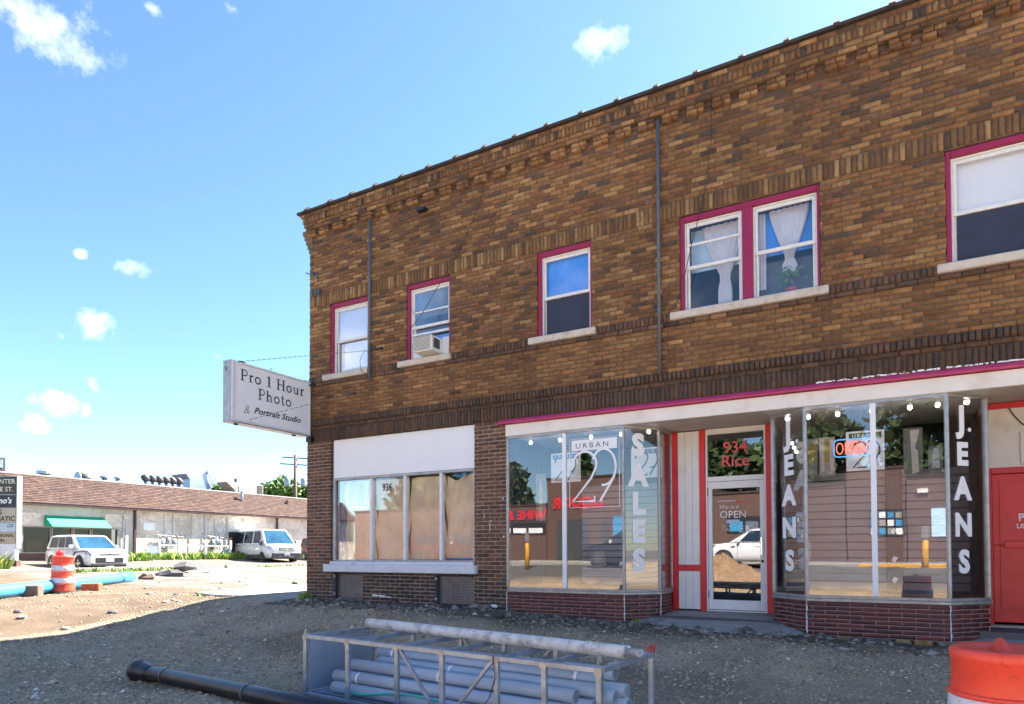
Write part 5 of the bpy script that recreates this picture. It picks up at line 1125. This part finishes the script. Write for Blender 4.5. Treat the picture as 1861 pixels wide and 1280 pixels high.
for a, b_, z0 in ((6.97, 8.27, 1.0), (8.30, 9.27, 1.0), (10.23, 11.62, 1.0)):
    mb2 = MB(); w = .05; mb2.box(MX - .12, MX + .02, a, a + w, z0, 2.33).box(MX - .12, MX + .02, b_ - w, b_, z0, 2.33).box(MX - .12, MX + .02, a + w, b_ - w, 2.28, 2.33).box(MX - .12, MX + .02, a + w, b_ - w, z0, z0 + w)
    f = obj('window', mb2, MT['pale_concrete'], ml); obj('pane', MB().box(MX - .06, MX - .05, a + w, b_ - w, z0 + w, 2.28), MT['shop_dark'], f)
f = obj('shop_door', MB().box(MX - .12, MX + .02, 9.30, 9.38, .5, 2.33).box(MX - .12, MX + .02, 10.12, 10.2, .5, 2.33).box(MX - .12, MX + .02, 9.381, 10.119, 2.25, 2.33), MT['pale_concrete'], ml); obj('pane', MB().box(MX - .06, MX - .05, 9.38, 10.12, .5, 2.25), MT['shop_dark'], f)
tag(obj('tan_board', MB().box(MX - .55, MX - .5, 7.45, 8.1, .75, 1.62), MT['paper'], loc=(MX - .5, 7.8, .7)), 'tan board leaning inside the dark shop window of the low building', 'board')
aw = obj('awning', MB().hull([(MX + .01, 7.95, 2.90), (MX + .80, 7.95, 2.33), (MX + .80, 7.95, 2.31), (MX + .01, 7.95, 2.88)], [(MX + .01, 10.82, 2.90), (MX + .80, 10.82, 2.33), (MX + .80, 10.82, 2.31), (MX + .01, 10.82, 2.88)]), MT['green'], ml)
obj('side_flap', MB().hull([(MX + .012, 7.96, 2.875), (MX + .78, 7.96, 2.315), (MX + .012, 7.96, 2.36)], [(MX + .012, 7.975, 2.875), (MX + .78, 7.975, 2.315), (MX + .012, 7.975, 2.36)]), MT['green'], aw)
mb_('eave_board', (MX - .05, MX + .42, -30, 46, ME - .001, ME + .10), 'brown_trim')
core = MB(); core.hull([(MX + .40, -30, ME + .1), (MRX, -30, MRZ), (MRX - .6, -30, MRZ), (MRX - .6, -30, ME + .1)], [(MX + .40, 46, ME + .1), (MRX, 46, MRZ), (MRX - .6, 46, MRZ), (MRX - .6, 46, ME + .1)])
core.box(-58, MRX - .59, -30, 46, ME, MRZ - .15)
mroof = obj('roof', core, MT['brown_trim'], ml)
mb_('roof_edge_flashing', (MRX - .35, MRX + .02, -30, 46, MRZ - .04, MRZ + .035), 'roof_white', mroof)
# shingle courses
V, F_, CC = [], [], []; s0 = np.array([MX + .42, ME + .10]); s1 = np.array([MRX + .02, MRZ]); sl_ = np.linalg.norm(s1 - s0); du = (s1 - s0) / sl_; dn = np.array([-du[1], du[0]]) * -1; i = 0
cols_ = [(.105, .06, .047), (.09, .052, .042), (.125, .073, .056), (.08, .047, .04), (.115, .067, .053), (.098, .056, .045)]
nr = 16; ex = sl_ / nr
for r_ in range(nr):
    y = 4.2 - (r_ % 2) * .15 - rng.uniform(0, .1)
    while y < 31:
        w = .30 * rng.uniform(.75, 1.2); lift = rng.uniform(.008, .02); c = np.array(cols_[rng.integers(6)]) * rng.uniform(.8, 1.2)
        lo, hi = s0 + du * ex * r_ + dn * (.012 + lift), s0 + du * ex * (r_ + 1.02) + dn * .004; b0 = s0 + du * ex * r_ + dn * .002
        V += [(lo[0], y + .006, lo[1]), (lo[0], y + w - .006, lo[1]), (hi[0], y + w - .006, hi[1]), (hi[0], y + .006, hi[1]), (b0[0], y + .006, b0[1]), (b0[0], y + w - .006, b0[1])]
        F_ += [(i, i + 1, i + 2, i + 3), (i + 4, i + 5, i + 1, i)]; CC += [c] * 6; i += 6; y += w
sh = np_obj('shingles', np_mesh('shingles', V, F_, MT['shingle'], np.array(CC)), mroof); sh['kind'] = 'stuff'
mb_('roof_slope', (MX + .2, MX + .21, -30, -29.9, ME + .1, ME + .2), 'brown_trim', mroof)
for y in (12.44, 22.37): mb_('downspout', (MX + .03, MX + .13, y, y + .11, .5, ME), 'brown_trim')
mb_('door', (MX - .02, MX + .03, 18.62, 19.5, .6, 2.32), 'brown_trim'); mb_('notice_board', (MX + .002, MX + .05, 13.01, 13.66, 2.28, 2.7), 'clean_white'); mb_('notice_board', (MX + .002, MX + .03, 19.05, 19.5, 2.5, 2.8), 'clean_white')
for y, z in ((11.93, 3.05), (19.72, 3.06)): obj('wall_lamp', MB().box(MX, MX + .1, y - .06, y + .06, z - .08, z + .08).lathe([(.03, 0), (.1, .12)], (MX + .16, y, z - .03), 10, (.7, 0, -.6)), MT['roof_white'], ml)
for y, z0, z1, r_ in ((14.78, 1.9, 3.3, .025), (15.97, 1.2, 3.2, .02), (16.87, 1.6, 3.3, .03), (17.56, 1.8, 3.15, .02), (18.5, .7, 3.25, .035), (11.86, .9, 3.0, .03), (14.25, 1.95, 3.2, .02)): obj('service_pipe', MB().tube([(MX + .06, y, z0), (MX + .06, y, z1)], r_, 6), MT['steel'], ml)
# gas meters on the wall
for y0, lab in ((13.9, 'cluster of grey gas meters and pipes on the stucco wall, left cluster'), (17.2, 'cluster of grey gas meters and pipes on the stucco wall beside the brown door')):
    t = thing('gas_meter', (MX + .2, y0, .62), lab, 'gas meter', 'gas meters on the low building'); mb = MB()
    for k in range(4):
        y = y0 + k * .36 * (.6 if y0 > 15 else 1); mb.tube([(MX + .12, y, 2.0 + .05 * k), (MX + .2, y, 1.9), (MX + .2, y, 1.35 - .1 * (k % 2)), (MX + .1, y + .1, 1.2)], .028, 6)
    mb.tube([(MX + .14, y0 - .2, 2.02), (MX + .14, y0 + 1.5 * (.65 if y0 > 15 else 1), 1.92)], .03, 6).tube([(MX + .16, y0, 1.25), (MX + .16, y0 + 1.2 * (.65 if y0 > 15 else 1), 1.2)], .03, 6); obj('pipework', mb, MT['conduit'], t)
    for k in range(3): y = y0 + .02 + k * .38 * (.62 if y0 > 15 else 1); obj('meter_body', MB().box(MX + .12, MX + .30, y, y + .22, 1.45 + .1 * (k % 2), 1.78 + .1 * (k % 2)).lathe([(.05, 0), (.09, .03), (.09, .06)], (MX + .30, y + .11, 1.6 + .1 * (k % 2)), 10, (1, 0, 0)), MT['steel'], t, bevel=.02)
tk = obj('gas_bottle', MB().lathe([(.2, 0), (.24, .05), (.24, .5), (.15, .62), (.07, .66), (.07, .72)], (MX + .5, 18.15, .62), 14), MT['steel'], loc=(MX + .5, 18.15, .62), smooth=True); tag(tk, 'grey gas bottle standing by the stucco wall next to the brown door', 'gas bottle')
gr = thing('guard_rail', (-35.3, 15.5, .6), 'white painted pipe guard rail in front of the gas meters', 'railing')
for y in (13.2, 14.38, 16.11, 17.84): obj('post', MB().tube([(-35.3, y, .4), (-35.3, y, 1.72)], .07, 10), MT['white'], gr, smooth=True)
for z in (1.40,): obj('rail', MB().tube([(-35.3, 13.2, z), (-35.3, 17.84, z)], .035, 8), MT['white'], gr)
tag(obj('dark_scrap', MB().hull([(-36.2, 12.7, .6), (-35.8, 13.6, .6), (-36.1, 13.8, .6)], [(-36.35, 13.3, 1.35), (-36.2, 13.7, 1.4), (-36.3, 13.8, 1.3)]), MT['steel'], loc=(-36.2, 13.2, .6)), 'grey sheet metal scrap leaning on the stucco wall beside the railing', 'scrap')
# roof plant, each a thing of its own
def vent(loc, r_, h, label, cap=True, mat='steel', cat='roof vent'):
    t = thing('roof_vent', loc, label, cat); obj('stack', MB().tube([loc, (loc[0], loc[1], loc[2] + h)], r_, 12), MT[mat], t, smooth=True)
    if cap: obj('cap', MB().lathe([(r_ * 1.7, 0), (r_ * 1.7, r_ * .7), (r_ * .4, r_ * 1.4)], (loc[0], loc[1], loc[2] + h * .9), 12), MT[mat], t)
    return t
RZ = MRZ - .15
def roof_at(y_, z_, X): pass
vent((-39, 9.12, RZ), .22, .42, 'short wide roof vent at the left of the low building'); vent((-39, 12.25, RZ), .14, .52, 'roof vent right of the scoop hood'); vent((-39, 13.0, RZ), .12, .55, 'thin roof vent between the scoop hood and the mushroom vents')
sc_ = thing('roof_hood', (-39, 11.3, RZ), 'dark scoop hood lying on the roof of the low building', 'roof hood'); obj('barrel', MB().tube([(-39, 10.82, RZ + .32), (-39, 11.9, RZ + .26)], [.36, .2], 16), MT['cladding'], sc_, smooth=True); obj('end_cap', MB().tube([(-39, 10.78, RZ + .32), (-39, 10.815, RZ + .32)], .37, 16), MT['steel_face'], sc_)
for k in range(6):
    y = 14.75 + k * .44; t = thing('mushroom_vent', (-39, y, RZ), ['leftmost', 'second from the left', 'third from the left', 'third from the right', 'second from the right', 'rightmost'][k] + ' of the six dark elbow vents beside the big scoop', 'roof vent', 'row of elbow vents on the low roof')
    obj('stack', MB().tube([(-39, y, RZ), (-39, y, RZ + .55)], .15, 12), MT['steel'], t, smooth=True); obj('elbow', MB().tube([(-39, y, RZ + .5), (-39, y - .02, RZ + .66), (-39, y - .12, RZ + .74), (-39, y - .26, RZ + .68)], [.19, .21, .21, .17], 12), MT['cladding'], t, smooth=True)
bs = thing('roof_scoop', (-42, 19.8, RZ), 'large blue grey metal air scoop on the low roof', 'roof scoop')
n = 10; arcs = [(-42, 19.7 + 1.35 * math.sin(R(90 * i / n)) , 5.6 + 1.15 * (i / n)) for i in range(n + 1)]
side = [(19.15, RZ), (20.75, RZ), (20.78, 5.6), (20.55, 5.95), (20.45, 6.3), (20.55, 6.75), (20.3, 6.75), (19.3, 6.45), (18.85, 6.35), (19.15, 6.0)]
obj('hood', MB().hull([(-42.8, y, z) for y, z in side], [(-41.2, y, z) for y, z in side]), MT['steel_face'], bs); fan = [(20.8, 5.65)] + [(20.8 + 1.15 * math.sin(R(a)) * .55 - .2, 5.65 + 1.15 * math.cos(R(a))) for a in range(-20, 75, 10)]
obj('flared_mouth', MB().hull([(-41.15, y, z) for y, z in fan], [(-41.1, y, z) for y, z in fan]), MT['steel'], bs)
ru = thing('rooftop_unit', (-39.5, 22.4, RZ), 'tan rooftop air handling unit with slanted hood near the brick corner', 'rooftop unit')
MT['tan_metal'] = material('tan_metal', (.42, .36, .29), .6, .1, 3)
obj('cabinet', MB().box(-40.3, -39.2, 21.2, 23.6, RZ, 5.85), MT['tan_metal'], ru, bevel=.02); obj('intake_hood', MB().hull([(-40.3, 20.5, 5.85), (-40.3, 21.2, 5.3), (-40.3, 21.2, 5.88)], [(-39.2, 20.5, 5.85), (-39.2, 21.2, 5.3), (-39.2, 21.2, 5.88)]), MT['tan_metal'], ru)
obj('louvre', MB().box(-39.19, -39.17, 23.1, 23.5, 5.0, 5.8), MT['cladding'], ru); obj('access_panel', MB().box(-39.19, -39.17, 21.5, 21.85, 5.05, 5.65), MT['steel_face'], ru); obj('stub', MB().tube([(-39.4, 21.4, 5.85), (-39.4, 21.4, 6.15)], .1, 10), MT['cladding'], ru)
vent((-37.05, 20.05, 4.25), .08, .8, 'grey vent pipe rising from the shingle slope with conical foot'); vent((-37.1, 23.93, 4.35), .07, .32, 'short dark vent pipe low on the shingle slope', True, 'cladding')
t = thing('rooftop_box', (-46.5, 9.8, RZ), 'dark rooftop box at the left edge of the low roof', 'rooftop box'); obj('case', MB().box(-47, -46, 8.3, 10.35, RZ, 6.75), MT['cladding'], t, bevel=.03); obj('grille', MB().box(-45.99, -45.97, 9.5, 10.2, 6.1, 6.6), MT['steel'], t)

# ------------------------------------------------------------------ pylon sign at the left edge
pe = Vector((-31.92, 4.71, 0)); pr = Vector((.872, .489, 0)); pn = Vector((.489, -.872, 0))
py = thing('pylon_sign', (-32.7, 4.3, .4), 'stacked shop directory pylon sign cut by the left edge of the photo', 'sign')
W = 2.0
def pbox(n, s0, s1, z0, z1, d0, d1, m):
    pts = [pe - pr * s1 + pn * d0, pe - pr * s0 + pn * d0, pe - pr * s0 + pn * d1, pe - pr * s1 + pn * d1]; return obj(n, MB().hull([(p.x, p.y, z0) for p in pts], [(p.x, p.y, z1) for p in pts]), m if not isinstance(m, str) else MT[m], py)
pbox('cabinet', 0, W, 1.20, 4.28, -.3, 0, 'alum'); pbox('blank_panel', .06, W - .1, .72, 1.165, -.2, .01, 'clean_white'); pbox('foot', .0, W, .35, .715, -.28, -.02, 'opp_brick')
pbox('blank_panel', .04, W - .1, .95, 1.19, -.2, .012, 'clean_white')
PB = [(3.50, 4.26, (.05, .05, .045)), (2.74, 3.10, (.5, .43, .32))]
panels = [(3.36, 4.22, (.045, .05, .04)), (2.95, 3.33, (.03, .033, .04)), (2.40, 2.92, (.52, .45, .33)), (1.99, 2.36, (.55, .65, .75)), (1.60, 1.95, (.55, .43, .3)), (1.22, 1.56, (.78, .78, .78))]
panels = [(3.50, 4.24, (.045, .05, .04)), (2.94, 3.46, (.03, .033, .04)), (2.32, 2.90, (.52, .45, .33)), (1.92, 2.28, (.55, .65, .75)), (1.42, 1.88, (.55, .43, .3))]
for z0, z1, c in panels: pbox('sign_panel', .05, W - .05, z0, z1, .001, .02, material('sign_panel', c, .4, .08, 4))
pbox('sign_panel', .03, W - .05, .74, 1.40, .001, .022, 'clean_white')
def pt(body, size, s, z, m, **k):
    o = pe - pr * s + pn * .024; text_mesh(body, size, pr, EZ, (o.x, o.y, z), py, MT[m] if isinstance(m, str) else m, 'lettering', align='RIGHT', **k)
cream = material('cream_letter', (.75, .68, .5), .6)
pt('ENTER', .275, .07, 3.95, cream, bold=.02); pt('E ST.', .275, .15, 3.62, cream, bold=.02); pt("no's", .34, .22, 3.12, 'letter', bold=.03, shear=.2); pt("'S", .30, .62, 2.64, 'black', bold=.02); pt('MATIC', .275, .06, 2.38, 'black', bold=.02); pt('os', .30, .14, 2.10, 'ink', shear=.4); pt('SSIONAL', .185, .08, 1.70, 'black', bold=.02); pt('LON', .20, .48, 1.48, 'black', bold=.02); pt('y', .42, .72, 1.08, 'black', shear=.4)

# ------------------------------------------------------------------ vehicles
def loft(st, close=True):
    mb = MB(); rows = []
    for x, zb, zt, w in st:
        h = zt - zb; half = [(0, zb), (w * .82, zb), (w * .96, zb + .10 * h), (w, zb + .34 * h), (w, zb + .66 * h), (w * .965, zb + .88 * h), (w * .86, zt - .01 * h), (0, zt + .012)]
        rows.append([(x, y, z) for y, z in half] + [(x, -y, z) for y, z in half[::-1]])
    mb.grid(rows); mb.poly(rows[0][:-1]); mb.poly(rows[-1][:-1][::-1]); return mb
def bil(c, s, t, n=None, off=.006):
    a = Vector(c[0]).lerp(Vector(c[1]), s); b_ = Vector(c[3]).lerp(Vector(c[2]), s); return a.lerp(b_, t) + (n * off if n is not None else Vector((0, 0, 0)))
def quad(mb, c, pts, off=.006):
    n = (Vector(c[1]) - Vector(c[0])).cross(Vector(c[3]) - Vector(c[0])).normalized(); mb.poly([bil(c, s, t, n, off) for s, t in pts]); return mb
def vehicle(name, loc, rz, label, cat, sp, paint):
    t = thing(name, loc, label, cat, None, rz); P = lambda n, mb, m, par=t, **k: obj(n, mb, MT[m] if isinstance(m, str) else m, par, world=False, **k)
    P('body', loft(sp['st']), paint, smooth=True, bevel=0)
    gb, gt = sp['gb'], sp['gt']; (xr, xf, w0, z0), (xr2, xf2, w1, z1) = gb, gt
    c8 = dict(rl=(xr, w0, z0), rr=(xr, -w0, z0), fl=(xf, w0, z0), fr=(xf, -w0, z0), RL=(xr2, w1, z1), RR=(xr2, -w1, z1), FL=(xf2, w1, z1), FR=(xf2, -w1, z1))
    mb = MB(); mb.hull([c8[k] for k in ('rl', 'rr', 'fr', 'fl')], [c8[k] for k in ('RL', 'RR', 'FR', 'FL')]); cab = P('cabin', mb, paint, bevel=.07, seg=3)
    mb = MB(); mb.hull([(xr2 + .08, w1 - .06, z1 - .01), (xr2 + .08, -w1 + .06, z1 - .01), (xf2 - .05, -w1 + .06, z1 - .01), (xf2 - .05, w1 - .06, z1 - .01)], [(xr2 + .3, w1 - .2, z1 + .035), (xr2 + .3, -w1 + .2, z1 + .035), (xf2 - .3, -w1 + .2, z1 + .03), (xf2 - .3, w1 - .2, z1 + .03)]); P('roof', mb, paint)
    right = [c8['fr'], c8['rr'], c8['RR'], c8['FR']]; right = [c8['rr'], c8['fr'], c8['FR'], c8['RR']]; left = [c8['fl'], c8['rl'], c8['RL'], c8['FL']]; front = [c8['fr'], c8['fl'], c8['FL'], c8['FR']]
    for s0, s1, q0, q1 in sp['win']:
        P('side_window', quad(MB(), right, [(s0, .10), (s1, .10), (q1, .88), (q0, .88)]), 'carglass'); P('side_window', quad(MB(), left, [(1 - s1, .10), (1 - s0, .10), (1 - q0, .88), (1 - q1, .88)]), 'carglass')
    P('windshield', quad(MB(), front, [(.05, .04), (.95, .04), (.93, .93), (.07, .93)]), 'windshield')
    mb = MB(); quad(mb, front, [(.2, .0), (.55, .0), (.5, .03), (.22, .03)], .012); P('wiper', mb, 'black')
    w = sp['w']
    for x in sp['ax']:
        for sd in (-1, 1):
            r_ = sp['r']; y = sd * (w - .10)
            P('wheel_arch', MB().lathe([(r_ + .07, 0), (r_ + .06, .014)], (x, sd * (w - .006), r_ + .02), 24, (0, sd, 0)), 'cladding' if sp.get('clad') else 'rubber')
            ty = P('wheel', MB().lathe([(r_ * .64, -.1), (r_ - .03, -.11), (r_, -.08), (r_, .08), (r_ - .03, .125), (r_ * .66, .125)], (x, y, r_), 24, (0, sd, 0)), 'rubber', smooth=True)
            rm = P('rim', MB().lathe([(r_ * .67, .10), (r_ * .66, .128), (r_ * .60, .128), (r_ * .58, .085), (.02, .08)], (x, y, r_), 24, (0, sd, 0)), 'cladding', ty); sp_ = MB()
            for k in range(5): a = R(72 * k + 20); sp_.bar((x, y + sd * .122, r_), (x + r_ * .62 * math.cos(a), y + sd * .122, r_ + r_ * .62 * math.sin(a)), .06, .02, (0, 1, 0))
            sp_.lathe([(.05, .115), (.04, .135)], (x, y, r_), 12, (0, sd, 0)); P('spokes', sp_, 'chrome', ty)
    for nm, mt, a in sp['boxes']: P(nm, MB().box(*a), mt, bevel=.02)
    for nm, mt, pts in sp['polys']:
        for sd in (-1, 1): P(nm, MB().hull([(x, sd * y, z) for x, y, z in pts], [(x - .03, sd * (y - .02), z) for x, y, z in pts]), mt)
    for sd in (-1, 1):
        mx_, my_, mz_ = sp['mirror']; P('wing_mirror', MB().hull([(mx_, sd * my_, mz_), (mx_ + .1, sd * my_, mz_), (mx_ + .12, sd * (my_ + .18), mz_ + .02), (mx_, sd * (my_ + .2), mz_ + .02)], [(mx_, sd * my_, mz_ + sp['mh']), (mx_ + .08, sd * my_, mz_ + sp['mh']), (mx_ + .08, sd * (my_ + .18), mz_ + sp['mh']), (mx_, sd * (my_ + .2), mz_ + sp['mh'])]), sp['mmat'], bevel=.02)
    mb = MB()
    for x in sp['seams']: 
        for sd in (-1, 1): mb.box(x, x + .012, sd * w - .002 * (sd < 0) - .001, sd * w + .002 * (sd > 0) + .001, .42, z0)
    P('door_seam', mb, 'cladding')
    for x in sp['handles']:
        for sd in (-1, 1): P('door_handle', MB().box(x, x + .2, sd * w - .012, sd * w + .012, z0 - .14, z0 - .10), paint)
    return t
kia = dict(w=.89, r=.325, ax=(-1.28, 1.27), gb=(-1.99, 1.10, .85, .99), gt=(-1.80, .22, .72, 1.585), win=[(.10, .36, .10, .42), (.385, .60, .44, .70), (.625, .88, .725, .965)],
    st=[(-2.05, .42, .92, .76), (-1.99, .30, 1.0, .85), (-1.5, .24, 1.02, .885), (0, .22, 1.01, .89), (.9, .22, 1.01, .89), (1.3, .24, 1.0, .885), (1.70, .26, .965, .875), (1.92, .30, .91, .83), (2.04, .36, .82, .75)],
    boxes=[('grille', 'black', (1.99, 2.056, -.42, .42, .715, .775)), ('lower_grille', 'black', (1.98, 2.052, -.58, .58, .37, .62)), ('bumper_trim', 'cladding', (1.93, 2.04, -.68, .68, .26, .37)), ('number_plate', 'plate', (2.053, 2.063, -.17, .17, .43, .57)), ('badge', 'chrome', (2.02, 2.06, -.06, .06, .79, .815)), ('fog_lamp', 'black', (1.90, 1.985, .60, .70, .44, .54)), ('fog_lamp', 'black', (1.90, 1.985, -.70, -.60, .44, .54)), ('side_repeater', 'black', (.82, .98, -.893, -.889, .80, .86))],
    polys=[('headlight', 'lamp', [(2.05, .48, .79), (2.0, .72, .70), (1.86, .862, .76), (1.62, .895, .93), (1.86, .79, .92)])], mirror=(.62, .84, 1.0), mh=.16, mmat='carwhite', seams=(.72, -.25, -1.0), handles=(-.12, -1.1))
vehicle('parked_car', (-31.25, 7.2, .20), R(-4), 'boxy white hatchback car parked in front of the green awning', 'car', kia, 'carwhite')
van = dict(w=1.02, r=.34, ax=(-1.9, 1.62), gb=(-2.76, 1.98, .985, 1.16), gt=(-2.70, 1.02, .80, 2.09), win=[(.02, .30, .03, .345), (.33, .60, .375, .69), (.64, .90, .735, .955)], clad=True,
    st=[(-2.78, .45, 1.14, .96), (-2.7, .32, 1.2, 1.0), (-1, .30, 1.2, 1.02), (1.2, .30, 1.2, 1.02), (1.95, .30, 1.20, 1.02), (2.3, .32, 1.12, 1.0), (2.6, .34, 1.04, .95), (2.76, .40, .94, .86), (2.80, .46, .86, .74)],
    boxes=[('grille', 'black', (2.70, 2.815, -.46, .46, .74, 1.0)), ('bumper', 'cladding', (2.55, 2.84, -.88, .88, .30, .66)), ('lower_grille', 'black', (2.80, 2.85, -.50, .50, .36, .44)), ('number_plate', 'plate', (2.846, 2.856, -.17, .17, .50, .63)), ('badge', 'chrome', (2.80, 2.824, -.11, .11, .84, .91)), ('sill_cladding', 'cladding', (-1.5, 1.2, -1.032, -1.0, .30, .56)), ('sill_cladding', 'cladding', (-1.5, 1.2, 1.0, 1.032, .30, .56))],
    polys=[('headlight', 'lamp', [(2.77, .52, .86), (2.70, .80, .84), (2.52, .965, .92), (2.40, .985, 1.06), (2.62, .80, 1.05)])], mirror=(1.52, .98, 1.12), mh=.30, mmat='cladding', seams=(1.55, .45, -.75), handles=(.55, -.6))
v_ = vehicle('parked_van', (-33.75, 19.3, .31), R(-17), 'white passenger van with grey lower bumper parked beside the railing', 'van', van, 'carwhite')
for k in range(4): obj('grille_bar', MB().box(2.816, 2.824, -.44, .44, .765 + k * .055, .785 + k * .055), MT['chrome'], v_, world=False)
car3 = dict(kia); vehicle('parked_car', (-32.45, 23.0, .36), R(-16), 'dark red car mostly hidden behind the brick corner beside the van', 'car', kia, 'carred')

# ------------------------------------------------------------------ the far side of the street, seen mirrored in the shop glass
OY = -23.0
def far_house(x0, x1, h, label, extra=None, mat='opp_brick'):
    t = thing('brick_building', ((x0 + x1) / 2, OY, .5), label, 'building', 'low brick buildings across the street')
    obj('wall', MB().box(x0, x1, OY - 11, OY, .3, h), MT[mat], t); obj('coping', MB().box(x0 - .04, x1 + .04, OY - .3, OY + .05, h, h + .1), MT['brown_trim'], t); return t
h1 = far_house(-30, -16.05, 3.55, 'low brick store across the street with dark sign band and red letters')
h2 = far_house(-16, -9.05, 4.9, 'taller brown brick store across the street with red letters above dark windows')
h3 = far_house(-9, -1.45, 3.9, 'plain low brick building across the street with a picture board')
h4 = far_house(-1.4, .8, 4.5, 'narrow stepped brick front across the street'); h5 = far_house(.85, 14, 4.05, 'brick building across the street with a pale square window')
def fbox(par, n, x0, x1, z0, z1, m, d=.03): return obj(n, MB().box(x0, x1, OY + .001, OY + d, z0, z1), MT[m], par)
RX = (-1, 0, 0)
fbox(h1, 'sign_band', -22, -16.1, 2.7, 3.3, 'dark'); text_mesh('WINE & S', .72, RX, EZ, (-15.95 - .1, OY + .06, 2.80), h1, MT['red'], 'lettering', .04); 
fbox(h1, 'display_case', -21, -16.1, 1.95, 2.6, 'black')
for k in range(4): fbox(h1, 'poster', -20.2 + k * 1.02, -19.35 + k * 1.02, 2.02, 2.3, 'clean_white', .04)
text_mesh('LIQUOR', .78, RX, EZ, (-12.75, OY + .06, 3.35), h2, MT['red'], 'lettering', .05)
fbox(h2, 'dark_doorway', -15.4, -13.6, .55, 2.7, 'cladding'); fbox(h2, 'dark_window', -12.9, -12.4, .55, 2.7, 'cladding'); fbox(h2, 'blue_banner', -12.2, -11.4, 1.3, 2.8, 'blue_pipe', .06); fbox(h2, 'dark_window', -10.9, -9.5, 1.0, 2.6, 'dark')
fbox(h3, 'picture_board', -6.9, -4.6, 1.9, 2.75, 'black')
for k in range(3): fbox(h3, 'picture', -6.75 + k * .72, -6.15 + k * .72, 2.0, 2.5, 'mesh_grey' if k else 'blue_pipe', .045)
fbox(h3, 'dark_doorway', -4.2, -3.1, .55, 2.6, 'cladding'); fbox(h4, 'picture_board', -.55, .75, 1.65, 2.75, 'black')
for k in range(12): fbox(h4, 'picture', -.5 + (k % 4) * .31, -.26 + (k % 4) * .31, 1.72 + (k // 4) * .33, 1.97 + (k // 4) * .33, ('clean_white', 'blue_pipe', 'pale_concrete')[k % 3], .045)
fbox(h5, 'square_window', 1.7, 2.9, 1.6, 2.75, 'pale_blue'); fbox(h5, 'air_vent', 1.2, 1.6, 3.4, 3.6, 'roof_white', .15); fbox(h5, 'square_window', 5, 6.4, 1.4, 2.75, 'mesh_grey')
DG = ((.030, .055, .014), (.04, .075, .018), (.022, .04, .012), (.055, .095, .024))
for k, (x, y, h, cr, n) in enumerate([(-25, -33, 6.8, 3.2, 3200), (-19.4, -36, 8.4, 2.0, 3000), (-10.5, -36, 8.6, 3.6, 4200), (-4.5, -35, 9.6, 4.2, 4600), (2.6, -36, 9.4, 4.4, 4600), (9.5, -37, 8.5, 4, 3600), (-33, -36, 7.5, 4.0, 3000)]):
    tree('shade_tree' if k != 1 else 'spruce_tree', (x, y, .5), h, cr, n, ['round tree behind the store with red letters', 'dark pointed spruce behind the brick stores', 'dark tree behind the taller brick store', 'wide dark tree behind the plain low building', 'wide dark tree behind the stepped brick front', 'dark tree behind the square window building', 'dark tree at the far end of the store row'][k], DG, .34, 'trees behind the stores across the street', conical=(k == 1), low=.3)
for x, y, lab in ((-14.2, -17.2, 'yellow bollard across the street near the taller store'), (1.25, -18.0, 'yellow bollard across the street before the square window')):
    b_ = thing('bollard', (x, y, .3), lab, 'bollard'); obj('post', MB().tube([(x, y, .2), (x, y, 1.35), (x, y, 1.4)], [.11, .11, .05], 12), MT['yellow'], b_, smooth=True); obj('sign_plate', MB().box(x - .12, x + .12, y - .02, y + .0, 1.5, 1.9).tube([(x, y - .03, 1.3), (x, y - .03, 1.9)], .02, 6), MT['alum'], b_)
vehicle('parked_car', (-4.5, -17.4, .34), R(180), 'white car parked across the street behind the dirt pile', 'car', kia, 'carwhite'); vehicle('parked_car', (-9.3, -17.6, .34), R(180), 'black car parked across the street before the taller store', 'car', kia, 'carblack'); vehicle('parked_car', (-18.6, -17.4, .34), R(0), 'dark red car parked across the street before the wine store', 'car', kia, 'carred')
# heap of dug earth behind the camera's spot
rows = []
for i in range(13):
    q = i / 12; rows.append([(-5.2 + 2.6 * q * math.cos(R(a)) * (1 + .12 * math.sin(a * .07 + i)), -13.4 + 1.6 * q * math.sin(R(a)) * (1 + .1 * math.sin(a * .05)), float(gz(-5.2 + 2.6 * q * math.cos(R(a)), -13.4 + 1.6 * q * math.sin(R(a)))) + 1.0 * (1 - q) ** 1.1 * (1 + .15 * math.sin(a * .11 + i * 1.7)) - .05 * q) for a in range(0, 361, 12)])
tag(obj('earth_heap', MB().grid(rows), material('dug_earth', (.30, .19, .11), .95, .35, 7, .8, 25), loc=(-5.2, -13.4, 0), smooth=True), 'heap of brown dug earth in the middle of the street', 'earth heap')
